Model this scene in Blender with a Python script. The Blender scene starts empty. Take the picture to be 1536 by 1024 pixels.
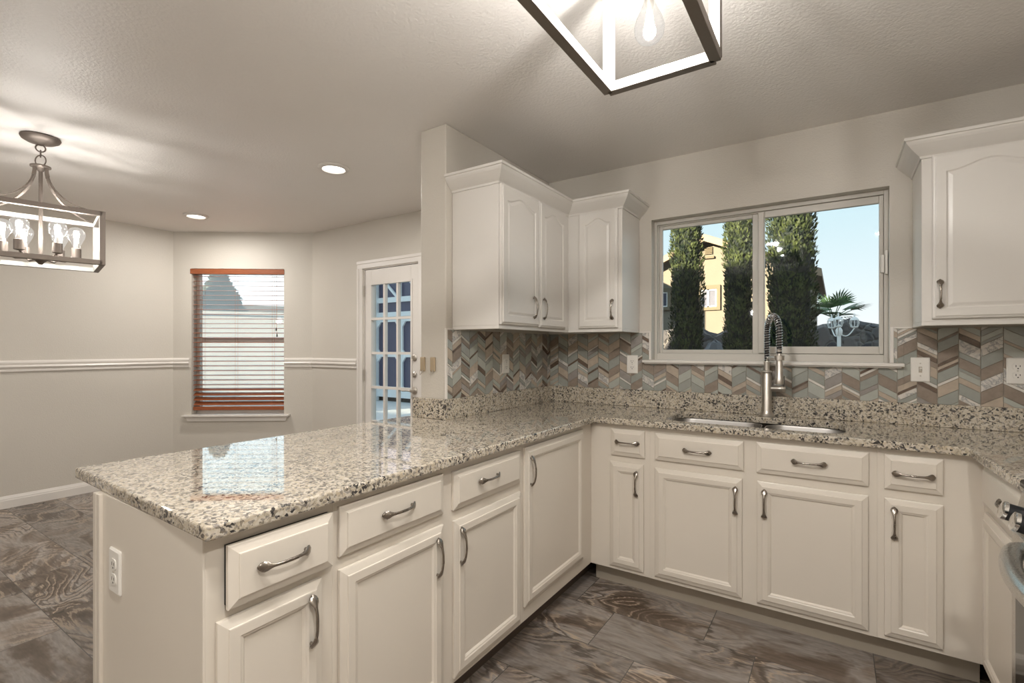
import bpy, math, random
from mathutils import Vector
R = random.Random(7)
S = bpy.context.scene
COL = S.collection
PI = math.pi

# ------------------------------------------------------------------ camera, sky, sun, lights, exposure
cam_data = bpy.data.cameras.new('camera')
cam_data.sensor_width = 36.0
cam_data.lens = 736.0 / 1536.0 * 36.0
cam_data.shift_y = 9.5 / 1536.0
cam_data.clip_start = 0.02
cam = bpy.data.objects.new('camera', cam_data)
COL.objects.link(cam)
cam.location = (0, 0, 1.285)
cam.rotation_euler = (PI / 2, 0, math.radians(33.44))
S.camera = cam
S.view_settings.view_transform = 'Standard'
S.view_settings.look = 'None'
S.view_settings.gamma = 1.0
S.view_settings.exposure = 0.12
S.view_settings.use_curve_mapping = False
S.cycles.use_denoising = True
S.cycles.max_bounces = 8
S.cycles.transparent_max_bounces = 24
S.cycles.sample_clamp_indirect = 6.0
S.cycles.caustics_reflective = False
S.cycles.caustics_refractive = False

world = bpy.data.worlds.new('sky')
S.world = world
world.use_nodes = True
wn, wl = world.node_tree.nodes, world.node_tree.links
bg = wn['Background']
tc = wn.new('ShaderNodeTexCoord'); sep = wn.new('ShaderNodeSeparateXYZ'); rmp = wn.new('ShaderNodeValToRGB')
wl.new(tc.outputs['Generated'], sep.inputs[0]); wl.new(sep.outputs['Z'], rmp.inputs[0]); wl.new(rmp.outputs[0], bg.inputs['Color'])
mr = wn.new('ShaderNodeMapRange'); mr.interpolation_type = 'SMOOTHSTEP'       # the western sky is the brighter one
for k_, v_ in ((1, 0.40), (2, 0.95), (3, 1.02), (4, 3.3)): mr.inputs[k_].default_value = v_
neg = wn.new('ShaderNodeMath'); neg.operation = 'MULTIPLY'; neg.inputs[1].default_value = -1.0
wl.new(sep.outputs['X'], neg.inputs[0]); wl.new(neg.outputs[0], mr.inputs[0]); wl.new(mr.outputs[0], bg.inputs['Strength'])
e = rmp.color_ramp.elements
e[0].position = 0.0; e[0].color = (1.0, 1.0, 1.0, 1)
e[1].position = 0.9; e[1].color = (0.60, 0.74, 0.86, 1)
x_ = e.new(0.10); x_.color = (0.84, 0.95, 0.985, 1)
x_ = e.new(0.30); x_.color = (0.55, 0.81, 0.90, 1)
bg.inputs['Strength'].default_value = 1.5

def lamp(name, kind, loc, energy, color=(1, 1, 1), rot=(0, 0, 0), **kw):
    d = bpy.data.lights.new(name, kind)
    d.energy = energy; d.color = color
    for k, v in kw.items(): setattr(d, k, v)
    o = bpy.data.objects.new(name, d)
    o.location = loc; o.rotation_euler = rot
    COL.objects.link(o)
    return o
sun_dir = Vector((0.34, 0.94, -0.19)).normalized()
sun = lamp('sun', 'SUN', (-3, -10, 12), 19.0, (1.0, 0.84, 0.60), sun_dir.to_track_quat('-Z', 'Y').to_euler(), angle=math.radians(0.5))
WARM = (1.0, 0.968, 0.92)
CAN_W = 15.0        # every recessed ceiling light
BULB_W = 5.0        # every chandelier bulb
FILL_GLOBE_W = 30.0       # every globe lamp added for fill behind the camera
PENDANT_W = 25.0     # every pendant bulb

# ------------------------------------------------------------------ node material helpers
class NT:
    def __init__(s, name):
        s.m = bpy.data.materials.new(name); s.m.use_nodes = True
        s.t = s.m.node_tree; s.n = s.t.nodes; s.l = s.t.links
        s.b = s.n['Principled BSDF']; s.out = s.n['Material Output']
    def new(s, t, **kw):
        o = s.n.new(t)
        for k, v in kw.items(): setattr(o, k, v)
        return o
    def put(s, sock, v):
        if hasattr(v, 'is_linked') or isinstance(v, bpy.types.NodeSocket): s.l.new(v, sock)
        else: sock.default_value = v
    def math(s, op, a, b=None, c=None):
        o = s.new('ShaderNodeMath', operation=op)
        s.put(o.inputs[0], a)
        if b is not None: s.put(o.inputs[1], b)
        if c is not None: s.put(o.inputs[2], c)
        return o.outputs[0]
    def pos(s):
        return s.new('ShaderNodeNewGeometry').outputs['Position']
    def sep(s, v):
        o = s.new('ShaderNodeSeparateXYZ'); s.put(o.inputs[0], v); return o.outputs
    def comb(s, x, y, z):
        o = s.new('ShaderNodeCombineXYZ')
        for i, v in enumerate((x, y, z)): s.put(o.inputs[i], v)
        return o.outputs[0]
    def map(s, v, scale=(1, 1, 1), loc=(0, 0, 0), rot=(0, 0, 0)):
        o = s.new('ShaderNodeMapping'); s.put(o.inputs['Vector'], v)
        o.inputs['Scale'].default_value = scale; o.inputs['Location'].default_value = loc; o.inputs['Rotation'].default_value = rot
        return o.outputs[0]
    def noise(s, v, scale, detail=2.0, rough=0.5, dist=0.0):
        o = s.new('ShaderNodeTexNoise'); s.put(o.inputs['Vector'], v)
        o.inputs['Scale'].default_value = scale; o.inputs['Detail'].default_value = detail
        o.inputs['Roughness'].default_value = rough; o.inputs['Distortion'].default_value = dist
        return o.outputs['Fac'] if 'Fac' in o.outputs else o.outputs[0]
    def voronoi(s, v, scale, feature='F1', out='Distance'):
        o = s.new('ShaderNodeTexVoronoi', feature=feature); s.put(o.inputs['Vector'], v)
        o.inputs['Scale'].default_value = scale
        return o.outputs[out]
    def ramp(s, f, stops, interp='LINEAR'):
        o = s.new('ShaderNodeValToRGB'); s.put(o.inputs[0], f)
        cr = o.color_ramp; cr.interpolation = interp
        for i, (p, c) in enumerate(stops):
            el = cr.elements[i] if i < 2 else cr.elements.new(p)
            el.position = p; el.color = (c[0], c[1], c[2], 1) if not isinstance(c, (int, float)) else (c, c, c, 1)
        return o.outputs[0]
    def mix(s, f, a, b, blend='MIX'):
        o = s.new('ShaderNodeMix', data_type='RGBA', blend_type=blend)
        s.put(o.inputs[0], f)
        s.put(o.inputs[6], a if not isinstance(a, tuple) else (*a[:3], 1)); s.put(o.inputs[7], b if not isinstance(b, tuple) else (*b[:3], 1))
        return o.outputs[2]
    def bump(s, h, strength=0.3, dist=0.01):
        o = s.new('ShaderNodeBump'); s.put(o.inputs['Height'], h)
        o.inputs['Strength'].default_value = strength; o.inputs['Distance'].default_value = dist
        s.l.new(o.outputs[0], s.b.inputs['Normal'])
    def base(s, c): s.put(s.b.inputs['Base Color'], (*c[:3], 1) if isinstance(c, tuple) else c)
    def set(s, rough=None, metal=None, spec=None, ior=None, coat=None, trans=None):
        if rough is not None: s.put(s.b.inputs['Roughness'], rough)
        if metal is not None: s.b.inputs['Metallic'].default_value = metal
        if spec is not None: s.b.inputs['Specular IOR Level'].default_value = spec
        if ior is not None: s.b.inputs['IOR'].default_value = ior
        if coat is not None: s.b.inputs['Coat Weight'].default_value = coat
        return s

def paint(name, c, rough=0.5, bump=0.0, scale=90, var=0.04, spec=0.5):
    t = NT(name)
    n = t.noise(t.pos(), 1.3, 3)
    k = t.ramp(n, [(0.3, 1 - var), (0.7, 1 + var)])
    t.base(t.mix(1.0, c, k, 'MULTIPLY'))
    t.set(rough=rough, spec=spec)
    if bump: t.bump(t.noise(t.pos(), scale, 3, 0.55), bump, 0.004)
    return t.m
def metal(name, c, rough=0.3, brushed=None):
    t = NT(name); t.base(c); t.set(rough=rough, metal=1.0)
    if brushed:
        n = t.noise(t.map(t.pos(), brushed), 60, 2)
        t.set(rough=t.math('MULTIPLY_ADD', n, 0.22, rough - 0.09))
    else:
        t.set(rough=t.math('MULTIPLY_ADD', t.noise(t.pos(), 25, 2), 0.1, rough - 0.05))
    return t.m
def emit(name, c, strength):
    t = NT(name); t.base(c); t.b.inputs['Emission Color'].default_value = (*c, 1); t.b.inputs['Emission Strength'].default_value = strength
    return t.m
def glassy(name, tint=(1, 1, 1), gloss=1.0):
    t = NT(name); t.n.remove(t.b)
    tr = t.new('ShaderNodeBsdfTransparent'); tr.inputs[0].default_value = (*tint, 1)
    gl = t.new('ShaderNodeBsdfGlossy'); gl.inputs['Roughness'].default_value = 0.02
    lw = t.new('ShaderNodeLayerWeight')
    fr = t.math('MULTIPLY_ADD', t.math('POWER', lw.outputs['Facing'], 5.0), 0.96, 0.04)
    ms = t.new('ShaderNodeMixShader')
    t.l.new(t.math('MULTIPLY', fr, gloss), ms.inputs[0])
    t.l.new(tr.outputs[0], ms.inputs[1]); t.l.new(gl.outputs[0], ms.inputs[2]); t.l.new(ms.outputs[0], t.out.inputs[0])
    return t.m

M = {}
M['wall'] = paint('wall_paint', (0.59, 0.55, 0.49), 0.55, 0.35, 130, 0.02)
M['ceiling'] = paint('ceiling_paint', (0.82, 0.785, 0.75), 0.42, 0.6, 85, 0.02)
M['white'] = paint('white_trim_paint', (0.74, 0.70, 0.655), 0.35, 0, 1, 0.02)
M['cab'] = paint('cabinet_cream_paint', (0.70, 0.64, 0.56), 0.32, 0.06, 60, 0.03)
M['cabup'] = paint('cabinet_white_paint', (0.69, 0.66, 0.62), 0.32, 0.06, 60, 0.03)
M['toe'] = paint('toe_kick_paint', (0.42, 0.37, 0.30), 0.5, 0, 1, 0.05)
M['toeshade'] = paint('toe_kick_painted_shade', (0.10, 0.075, 0.06), 0.6)  # shade of the peninsula recess, painted into the toe kick colour
M['dark'] = paint('dark_gap', (0.02, 0.018, 0.015), 0.7)
M['plate'] = paint('outlet_plastic', (0.80, 0.77, 0.72), 0.3, 0, 1, 0.0)
M['pull'] = metal('pull_pewter', (0.33, 0.295, 0.26), 0.27)
M['nickel'] = metal('brushed_nickel', (0.62, 0.58, 0.53), 0.32, (1, 1, 8))
M['steel'] = metal('stainless_steel', (0.62, 0.60, 0.57), 0.26, (1, 20, 20))
M['sink'] = metal('sink_steel', (0.42, 0.40, 0.38), 0.40, (1, 20, 20))
M['fixture'] = metal('fixture_nickel', (0.27, 0.235, 0.205), 0.36, (4, 4, 4))
M['chandelier'] = metal('chandelier_nickel', (0.24, 0.205, 0.18), 0.5, (4, 4, 4))
M['fixture_lit'] = paint('fixture_lit_side', (0.50, 0.49, 0.46), 0.4)  # paler colour paints the bulb light onto the inner faces of the bars
M['chrome'] = metal('chrome', (0.80, 0.80, 0.80), 0.10)
M['black'] = paint('black_rubber', (0.012, 0.012, 0.013), 0.45)
M['blackglass'] = paint('black_glass', (0.015, 0.014, 0.014), 0.08)
M['glass'] = glassy('window_glass', (0.97, 0.98, 0.98), 0.5)
M['doorglass'] = glassy('door_glass', (0.95, 0.97, 0.98), 0.7)
M['bulb'] = glassy('bulb_glass', (0.97, 0.97, 0.97), 1.0)
_n, _l = M['bulb'].node_tree.nodes, M['bulb'].node_tree.links          # the lit envelope glows softly
_em = _n.new('ShaderNodeEmission'); _em.inputs[0].default_value = (1.0, .96, .90, 1); _em.inputs[1].default_value = 0.8
_mx = _n.new('ShaderNodeMixShader'); _mx.inputs[0].default_value = .28
_o = _n['Material Output']; _src = _o.inputs[0].links[0].from_socket
_l.new(_src, _mx.inputs[1]); _l.new(_em.outputs[0], _mx.inputs[2]); _l.new(_mx.outputs[0], _o.inputs[0])
M['filament'] = emit('filament', (1.0, 0.93, 0.82), 14.0)
M['diffuser'] = emit('lamp_diffuser', (1.0, 0.95, 0.88), 5.0)
M['globe'] = glassy('globe_glass', (0.98, 0.98, 0.97), 1.0)
M['vinyl'] = paint('window_frame_vinyl', (0.56, 0.53, 0.48), 0.4, 0, 1, 0.02)
M['hook'] = paint('hook_tan_plastic', (0.42, 0.33, 0.22), 0.35)

def m_granite():
    t = NT('granite'); p = t.pos()
    w = t.noise(t.map(p, (1, 1, 1), (3, 1, 7)), 40, 3, 0.6)
    pd = t.new('ShaderNodeVectorMath', operation='MULTIPLY_ADD')
    nz = t.new('ShaderNodeTexNoise'); t.put(nz.inputs['Vector'], p); nz.inputs['Scale'].default_value = 55; nz.inputs['Detail'].default_value = 2
    t.l.new(nz.outputs['Color'], pd.inputs[0]); pd.inputs[1].default_value = (0.018, 0.018, 0.018); t.l.new(p, pd.inputs[2])
    q = pd.outputs[0]
    cells = t.sep(t.voronoi(q, 140, 'F1', 'Color'))[0]
    clump = t.noise(p, 16, 3, 0.6)
    v = t.math('ADD', t.math('MULTIPLY', cells, 0.66), t.math('MULTIPLY', clump, 0.58))
    col = t.ramp(v, [(0.0, (0.03, 0.028, 0.028)), (0.355, (0.045, 0.042, 0.04)), (0.385, (0.18, 0.155, 0.125)), (0.46, (0.37, 0.32, 0.245)), (0.60, (0.53, 0.465, 0.365)), (0.80, (0.60, 0.55, 0.47)), (0.95, (0.50, 0.42, 0.31))])
    cells2 = t.sep(t.voronoi(t.map(q, (1, 1, 1), (5, 2, 3)), 170, 'F1', 'Color'))[1]
    g = t.ramp(cells2, [(0.80, 0.0), (0.83, 1.0)], 'LINEAR')
    col = t.mix(t.math('MULTIPLY', g, 0.65), col, (0.17, 0.155, 0.15))
    t.base(col); t.set(rough=0.03, ior=1.62, coat=0.4); t.b.inputs['Coat Roughness'].default_value = .02; t.b.inputs['Coat IOR'].default_value = 1.6
    return t.m
M['granite'] = m_granite()

def m_floor():
    t = NT('floor_tile'); x, y, z = t.sep(t.pos())
    RW, TL = 0.305, 0.6165
    r = t.math('DIVIDE', t.math('SUBTRACT', y, 0.737), RW)
    j = t.math('FLOOR', r); fr = t.math('FRACT', t.math('ADD', r, 50.0))
    off = t.math('MULTIPLY_ADD', t.math('SUBTRACT', 5.0, j), 0.2055, -1.103)
    c = t.math('DIVIDE', t.math('SUBTRACT', x, off), TL)
    k = t.math('FLOOR', c); fc = t.math('FRACT', t.math('ADD', c, 50.0))
    wn_ = t.new('ShaderNodeTexWhiteNoise', noise_dimensions='2D'); t.l.new(t.comb(k, j, 0.0), wn_.inputs['Vector'])
    rnd = wn_.outputs['Value']; rc = t.sep(wn_.outputs['Color'])
    ge = t.math('MULTIPLY', t.math('MINIMUM', fr, t.math('SUBTRACT', 1.0, fr)), RW)
    gf = t.math('MULTIPLY', t.math('MINIMUM', fc, t.math('SUBTRACT', 1.0, fc)), TL)
    gd = t.math('MINIMUM', ge, gf)
    grout = t.math('LESS_THAN', gd, 0.0017)
    v = t.comb(t.math('MULTIPLY_ADD', rc[0], 40.0, x), t.math('MULTIPLY_ADD', rc[1], 40.0, t.math('MULTIPLY', y, 2.0)), t.math('MULTIPLY', rnd, 9.0))
    # swirling veins: contour lines of a warped field, with grey and brown zones
    v = t.map(v, (0.62, 0.52, 1.0))
    f1 = t.noise(v, 1.7, 3, 0.42, 0.9)
    fine = t.noise(t.map(v, (3, 14, 1)), 6, 3, 0.6)
    ph = t.math('ADD', t.math('MULTIPLY', f1, 150.0), t.math('MULTIPLY', fine, 5.5))
    band = t.math('SINE', ph)
    mask = t.ramp(t.noise(t.map(v, (1, 1, 1), (7, 3, 1)), 2.4, 2, 0.5, 0.6), [(0.41, 0.0), (0.56, 1.0)])
    f2 = t.noise(v, 2.6, 5, 0.62, 0.8)
    basec = t.ramp(f2, [(0.30, (0.085, 0.060, 0.043)), (0.43, (0.15, 0.114, 0.088)), (0.51, (0.30, 0.268, 0.242)), (0.60, (0.225, 0.180, 0.145)), (0.74, (0.37, 0.335, 0.31))])
    dark = t.ramp(band, [(0.40, 0.0), (0.92, 0.70)])
    light = t.ramp(t.math('SINE', t.math('ADD', ph, 2.3)), [(0.80, 0.0), (0.97, 0.85)])
    grain = t.ramp(fine, [(0.35, 0.82), (0.65, 1.12)])
    col = t.mix(1.0, basec, grain, 'MULTIPLY')
    col = t.mix(t.math('MULTIPLY', dark, mask), col, (0.060, 0.043, 0.032))
    col = t.mix(t.math('MULTIPLY', light, mask), col, (0.38, 0.30, 0.225))
    tone = t.math('MULTIPLY_ADD', rc[2], 0.60, 0.68)
    col = t.mix(1.0, col, t.comb(tone, tone, tone), 'MULTIPLY')
    col = t.mix(grout, col, (0.075, 0.068, 0.062))
    t.base(col)
    t.set(rough=t.math('MULTIPLY_ADD', f2, 0.25, 0.20), spec=0.45)
    t.bump(t.math('ADD', t.math('MULTIPLY', t.math('GREATER_THAN', gd, 0.0022), 1.0), t.math('MULTIPLY', band, 0.10)), 0.25, 0.002)
    return t.m
M['floor'] = m_floor()

def m_tile(name, c, rough, var=0.1, scale=30, stretch=(1, 1, 1), spec=0.5):
    t = NT(name)
    oi = t.noise(t.map(t.pos(), stretch), scale, 3, 0.6)
    a = tuple(v * (1 - var) for v in c); b = tuple(v * (1 + var) for v in c)
    t.base(t.ramp(oi, [(0.3, a), (0.7, b)])); t.set(rough=rough, spec=spec)
    return t.m
def m_marble():
    t = NT('tile_marble'); p = t.pos()
    f = t.noise(p, 16, 5, 0.62, 1.2)
    v = t.math('ABSOLUTE', t.math('SUBTRACT', f, 0.5))
    t.base(t.ramp(v, [(0.0, (0.30, 0.29, 0.29)), (0.03, (0.52, 0.50, 0.47)), (0.09, (0.66, 0.62, 0.57))])); t.set(rough=0.2)
    return t.m
TILE = [m_tile('tile_sage_glass', (0.310, 0.320, 0.290), 0.10, 0.05),
        m_tile('tile_pale_sage_glass', (0.41, 0.42, 0.38), 0.10, 0.05),
        m_tile('tile_taupe_stone', (0.255, 0.205, 0.165), 0.3, 0.15),
        m_tile('tile_beige_stone', (0.44, 0.365, 0.29), 0.3, 0.10),
        m_marble(),
        m_tile('tile_brown_stone', (0.14, 0.10, 0.075), 0.25, 0.25),
        m_tile('tile_white_strip', (0.68, 0.65, 0.60), 0.2, 0.05),
        m_tile('tile_grey_stone', (0.30, 0.275, 0.255), 0.25, 0.1)]
M['grout'] = paint('grout', (0.40, 0.35, 0.29), 0.8)

def m_wood():
    t = NT('blind_wood'); p = t.pos()
    g = t.noise(t.map(p, (3, 3, 60)), 9, 3, 0.6)
    t.base(t.ramp(g, [(0.3, (0.20, 0.055, 0.022)), (0.7, (0.36, 0.115, 0.045))])); t.set(rough=0.28)
    return t.m
M['wood'] = m_wood()
def m_screen():
    t = NT('insect_screen'); t.n.remove(t.b)
    tr = t.new('ShaderNodeBsdfTransparent'); df = t.new('ShaderNodeBsdfDiffuse'); df.inputs[0].default_value = (0.75, 0.78, 0.80, 1)
    tl = t.new('ShaderNodeBsdfTranslucent'); tl.inputs[0].default_value = (0.80, 0.84, 0.86, 1)
    ad = t.new('ShaderNodeMixShader'); ad.inputs[0].default_value = 0.7; t.l.new(df.outputs[0], ad.inputs[1]); t.l.new(tl.outputs[0], ad.inputs[2])
    ms = t.new('ShaderNodeMixShader'); ms.inputs[0].default_value = 0.36
    t.l.new(tr.outputs[0], ms.inputs[1]); t.l.new(ad.outputs[0], ms.inputs[2]); t.l.new(ms.outputs[0], t.out.inputs[0])
    return t.m
M['screen'] = m_screen()
# outside
def m_leaf(name, a, b):
    t = NT(name); n = t.noise(t.pos(), 7, 3)
    t.base(t.ramp(n, [(0.35, a), (0.65, b)])); t.set(rough=0.6, spec=0.25)
    return t.m
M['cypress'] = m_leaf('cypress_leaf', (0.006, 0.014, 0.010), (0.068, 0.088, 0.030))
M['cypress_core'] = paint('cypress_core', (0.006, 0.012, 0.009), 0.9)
M['palm'] = m_leaf('palm_leaf', (0.04, 0.10, 0.05), (0.10, 0.19, 0.08))
M['hazetree'] = m_leaf('hazed_tree_leaf', (0.16, 0.20, 0.17), (0.30, 0.34, 0.29))  # haze is put into the leaf colour: pale and desaturated
M['bark'] = paint('bark', (0.10, 0.07, 0.05), 0.9, 0.5, 40)
M['stucco'] = paint('house_stucco', (0.19, 0.17, 0.135), 0.85, 0.5, 60, 0.05)
M['stuccotrim'] = paint('house_trim_stucco', (0.16, 0.135, 0.09), 0.85)
M['fascia'] = paint('fascia_wood', (0.30, 0.22, 0.15), 0.7)
M['rooftile'] = paint('roof_tile', (0.20, 0.16, 0.13), 0.8, 0.6, 20)
M['housewindow'] = paint('house_window_glass', (0.11, 0.115, 0.15), 0.25, 0, 1, .25, .05)
M['blockwall'] = paint('pale_block_wall', (0.88, 0.88, 0.87), 0.9, 0.4, 30)
M['concrete'] = paint('patio_concrete', (0.50, 0.52, 0.53), 0.85, 0.3, 50)
M['lampwhite'] = paint('lamp_white_paint', (0.80, 0.80, 0.79), 0.4)
M['lampglass'] = glassy('lantern_glass', (0.93, 0.95, 0.96), 1.0)
def m_navy():
    t = NT('navy_boards'); p = t.pos(); x, y, z = t.sep(p)
    f = t.math('FRACT', t.math('MULTIPLY', t.math('ADD', x, 40.0), 11.0))
    g = t.math('LESS_THAN', f, 0.06)
    t.base(t.mix(g, (0.055, 0.062, 0.125), (0.02, 0.02, 0.04))); t.set(rough=0.5)
    return t.m
M['navy'] = m_navy()
M['shedwhite'] = paint('shed_white_paint', (0.80, 0.84, 0.86), 0.6)
def m_rock():
    t = NT('rock_wall_stone'); p = t.pos()
    nz = t.new('ShaderNodeTexNoise'); t.put(nz.inputs['Vector'], p); nz.inputs['Scale'].default_value = 3.0
    v = t.new('ShaderNodeVectorMath', operation='MULTIPLY_ADD'); t.l.new(nz.outputs['Color'], v.inputs[0]); v.inputs[1].default_value = (0.25, 0.25, 0.25); t.l.new(p, v.inputs[2])
    d = t.voronoi(v.outputs[0], 2.8, 'DISTANCE_TO_EDGE')
    c = t.sep(t.voronoi(v.outputs[0], 2.8, 'F1', 'Color'))[0]
    col = t.ramp(c, [(0.0, (0.055, 0.055, 0.065)), (0.5, (0.105, 0.10, 0.105)), (1.0, (0.20, 0.18, 0.17))])
    col = t.mix(t.ramp(d, [(0.02, 1.0), (0.05, 0.0)]), col, (0.20, 0.19, 0.18))
    t.base(col); t.set(rough=0.9); t.bump(t.ramp(d, [(0.0, 0.0), (0.12, 1.0)]), 0.8, 0.05)
    return t.m
M['rock'] = m_rock()
M['boulder'] = paint('boulder_stone', (0.24, 0.24, 0.26), 0.9, 0.5, 12, 0.1)
M['dirt'] = paint('yard_gravel', (0.30, 0.25, 0.20), 0.95, 0.6, 30, 0.2)

# ------------------------------------------------------------------ objects
ORG = {}
def props(o, label=None, cat=None, group=None, kind=None):
    if label: o['label'] = label
    if cat: o['category'] = cat
    if group: o['group'] = group
    if kind: o['kind'] = kind
    return o
def thing(name, label, cat, loc=(0, 0, 0), group=None, kind=None):
    o = bpy.data.objects.new(name, None); COL.objects.link(o)
    o.location = loc; o.empty_display_size = 0.05
    ORG[o.name] = Vector(loc)
    return props(o, label, cat, group, kind)

class Frame:
    """flat wall frame: u along the wall, z up, n out of it"""
    def __init__(s, o, u, n): s.o, s.u, s.n = Vector(o), Vector(u).normalized(), Vector(n).normalized()
    def p(s, u, z, n): return s.o + s.u * u + s.n * n + Vector((0, 0, z))

class MB:
    def __init__(s): s.v = []; s.f = []; s.mi = []; s.sm = []
    def add(s, verts, faces, mi=0, smooth=False):
        b = len(s.v); s.v += [Vector(v) for v in verts]
        for f in faces: s.f.append([b + i for i in f]); s.mi.append(mi); s.sm.append(smooth)
        return s
    def box(s, x0, x1, y0, y1, z0, z1, mi=0):
        v = [(x, y, z) for z in (z0, z1) for y in (y0, y1) for x in (x0, x1)]
        return s.add(v, [(0, 2, 3, 1), (4, 5, 7, 6), (0, 1, 5, 4), (2, 6, 7, 3), (0, 4, 6, 2), (1, 3, 7, 5)], mi)
    def fbox(s, F, u0, u1, z0, z1, n0, n1, mi=0):
        v = [F.p(u, z, n) for z in (z0, z1) for n in (n0, n1) for u in (u0, u1)]
        return s.add(v, [(0, 2, 3, 1), (4, 5, 7, 6), (0, 1, 5, 4), (2, 6, 7, 3), (0, 4, 6, 2), (1, 3, 7, 5)], mi)
    def loft(s, rings, mi=0, closed=True, cap0=False, cap1=False, smooth=False):
        n = len(rings[0]); b = len(s.v)
        for r in rings: s.v += [Vector(p) for p in r]
        for k in range(len(rings) - 1):
            for i in range(n if closed else n - 1):
                j = (i + 1) % n
                s.f.append([b + k * n + i, b + k * n + j, b + (k + 1) * n + j, b + (k + 1) * n + i]); s.mi.append(mi); s.sm.append(smooth)
        if cap0: s.f.append([b + i for i in range(n)][::-1]); s.mi.append(mi); s.sm.append(False)
        if cap1: s.f.append([b + (len(rings) - 1) * n + i for i in range(n)]); s.mi.append(mi); s.sm.append(False)
        return s
    def lathe(s, c, prof, seg=24, axis=(0, 0, 1), mi=0, smooth=True, cap=True):
        a = Vector(axis).normalized(); h = Vector((1, 0, 0)) if abs(a.x) < 0.9 else Vector((0, 1, 0))
        e1 = (h - a * h.dot(a)).normalized(); e2 = a.cross(e1); c = Vector(c)
        rings = [[c + a * t + (e1 * math.cos(2 * PI * i / seg) + e2 * math.sin(2 * PI * i / seg)) * max(r, 1e-5) for i in range(seg)] for r, t in prof]
        return s.loft(rings, mi, True, cap, cap, smooth)
    def tube(s, pts, rad, seg=10, mi=0, smooth=True):
        pts = [Vector(p) for p in pts]; N = len(pts)
        rr = rad if isinstance(rad, (list, tuple)) else [rad] * N
        t0 = (pts[1] - pts[0]).normalized(); h = Vector((0, 0, 1)) if abs(t0.z) < 0.9 else Vector((1, 0, 0))
        e1 = (h - t0 * h.dot(t0)).normalized(); rings = []
        for i in range(N):
            t = (pts[min(i + 1, N - 1)] - pts[max(i - 1, 0)]).normalized()
            e1 = (e1 - t * e1.dot(t)).normalized(); e2 = t.cross(e1)
            rings.append([pts[i] + (e1 * math.cos(2 * PI * k / seg) + e2 * math.sin(2 * PI * k / seg)) * rr[i] for k in range(seg)])
        return s.loft(rings, mi, True, True, True, smooth)
    def bar(s, a, b, w, h=None, up=(0, 0, 1), mi=0):
        """square bar from a to b"""
        a, b = Vector(a), Vector(b); h = h or w
        t = (b - a).normalized(); up = Vector(up)
        if abs(t.dot(up)) > 0.95: up = Vector((1, 0, 0))
        sd = t.cross(up).normalized(); u2 = sd.cross(t)
        q = [sd * w / 2 + u2 * h / 2, -sd * w / 2 + u2 * h / 2, -sd * w / 2 - u2 * h / 2, sd * w / 2 - u2 * h / 2]
        return s.loft([[a + k for k in q], [b + k for k in q]], mi, True, True, True)
    def prism(s, F, poly, n0, n1, mi=0):
        return s.loft([[F.p(u, z, n0) for u, z in poly], [F.p(u, z, n1) for u, z in poly]], mi, True, True, True)
    def face_in(s, c):
        """faces turned towards the middle of a lantern get a paler colour that paints in the bulb light"""
        c = Vector(c)
        for i, f in enumerate(s.f):
            q = [s.v[k] for k in f]; ctr = sum(q, Vector()) / len(q); n = (q[1] - q[0]).cross(q[2] - q[0]).normalized()
            # outward normal of the bar this face belongs to
            b = (i // 6) * 6; allv = [s.v[k] for ff in s.f[b:b + 6] for k in ff]; bc = sum(allv, Vector()) / len(allv)
            if n.dot(ctr - bc) < 0: n = -n
            if n.dot(c - bc) > .02 and abs(n.z) < .9: s.mi[i] = 1
        return s
    def build(s, name, mats, parent=None, bevel=0.0, seg=2, angle=None, label=None):
        off = Vector((0, 0, 0))
        if parent is not None: off = ORG[parent.name]
        me = bpy.data.meshes.new(name)
        me.from_pydata([v - off for v in s.v], [], s.f)
        for m in (mats if isinstance(mats, (list, tuple)) else [mats]): me.materials.append(m)
        me.polygons.foreach_set('material_index', s.mi); me.polygons.foreach_set('use_smooth', s.sm)
        me.validate(); me.update()
        import bmesh
        bm = bmesh.new(); bm.from_mesh(me); bmesh.ops.recalc_face_normals(bm, faces=bm.faces); bm.to_mesh(me); bm.free()
        if any(s.sm): me.set_sharp_from_angle(angle=math.radians(angle or 40))
        o = bpy.data.objects.new(name, me); COL.objects.link(o)
        ORG[o.name] = off
        if parent is not None: o.parent = parent
        if bevel:
            md = o.modifiers.new('bevel', 'BEVEL'); md.width = bevel; md.segments = seg; md.limit_method = 'ANGLE'; md.angle_limit = math.radians(50)
        if label: o['label'] = label
        return o

def struct(o, label, cat): return props(o, label, cat, kind='structure')
def sweep(m, path, prof, i0=None, i1=None, mi=0, side=1):
    """mitred moulding: path in plan, prof = [(offset outwards, z)]; outwards is to the right of the path for side=1"""
    P = [Vector((p[0], p[1])) for p in path]; rings = []
    for i, p in enumerate(P):
        d0 = (P[i] - P[i - 1]).normalized() if i > 0 else None
        d1 = (P[i + 1] - P[i]).normalized() if i < len(P) - 1 else None
        n0 = Vector((d0.y, -d0.x)) * side if d0 is not None else None
        n1 = Vector((d1.y, -d1.x)) * side if d1 is not None else None
        if n0 is None: mt = n1
        elif n1 is None: mt = n0
        else: mt = (n0 + n1) / (1 + n0.dot(n1))
        rings.append([(p.x + mt.x * o, p.y + mt.y * o, z) for o, z in prof])
    rings = rings[i0 or 0:(i1 if i1 is not None else len(P) - 1) + 1]
    return m.loft(rings, mi, True, True, True)

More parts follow.
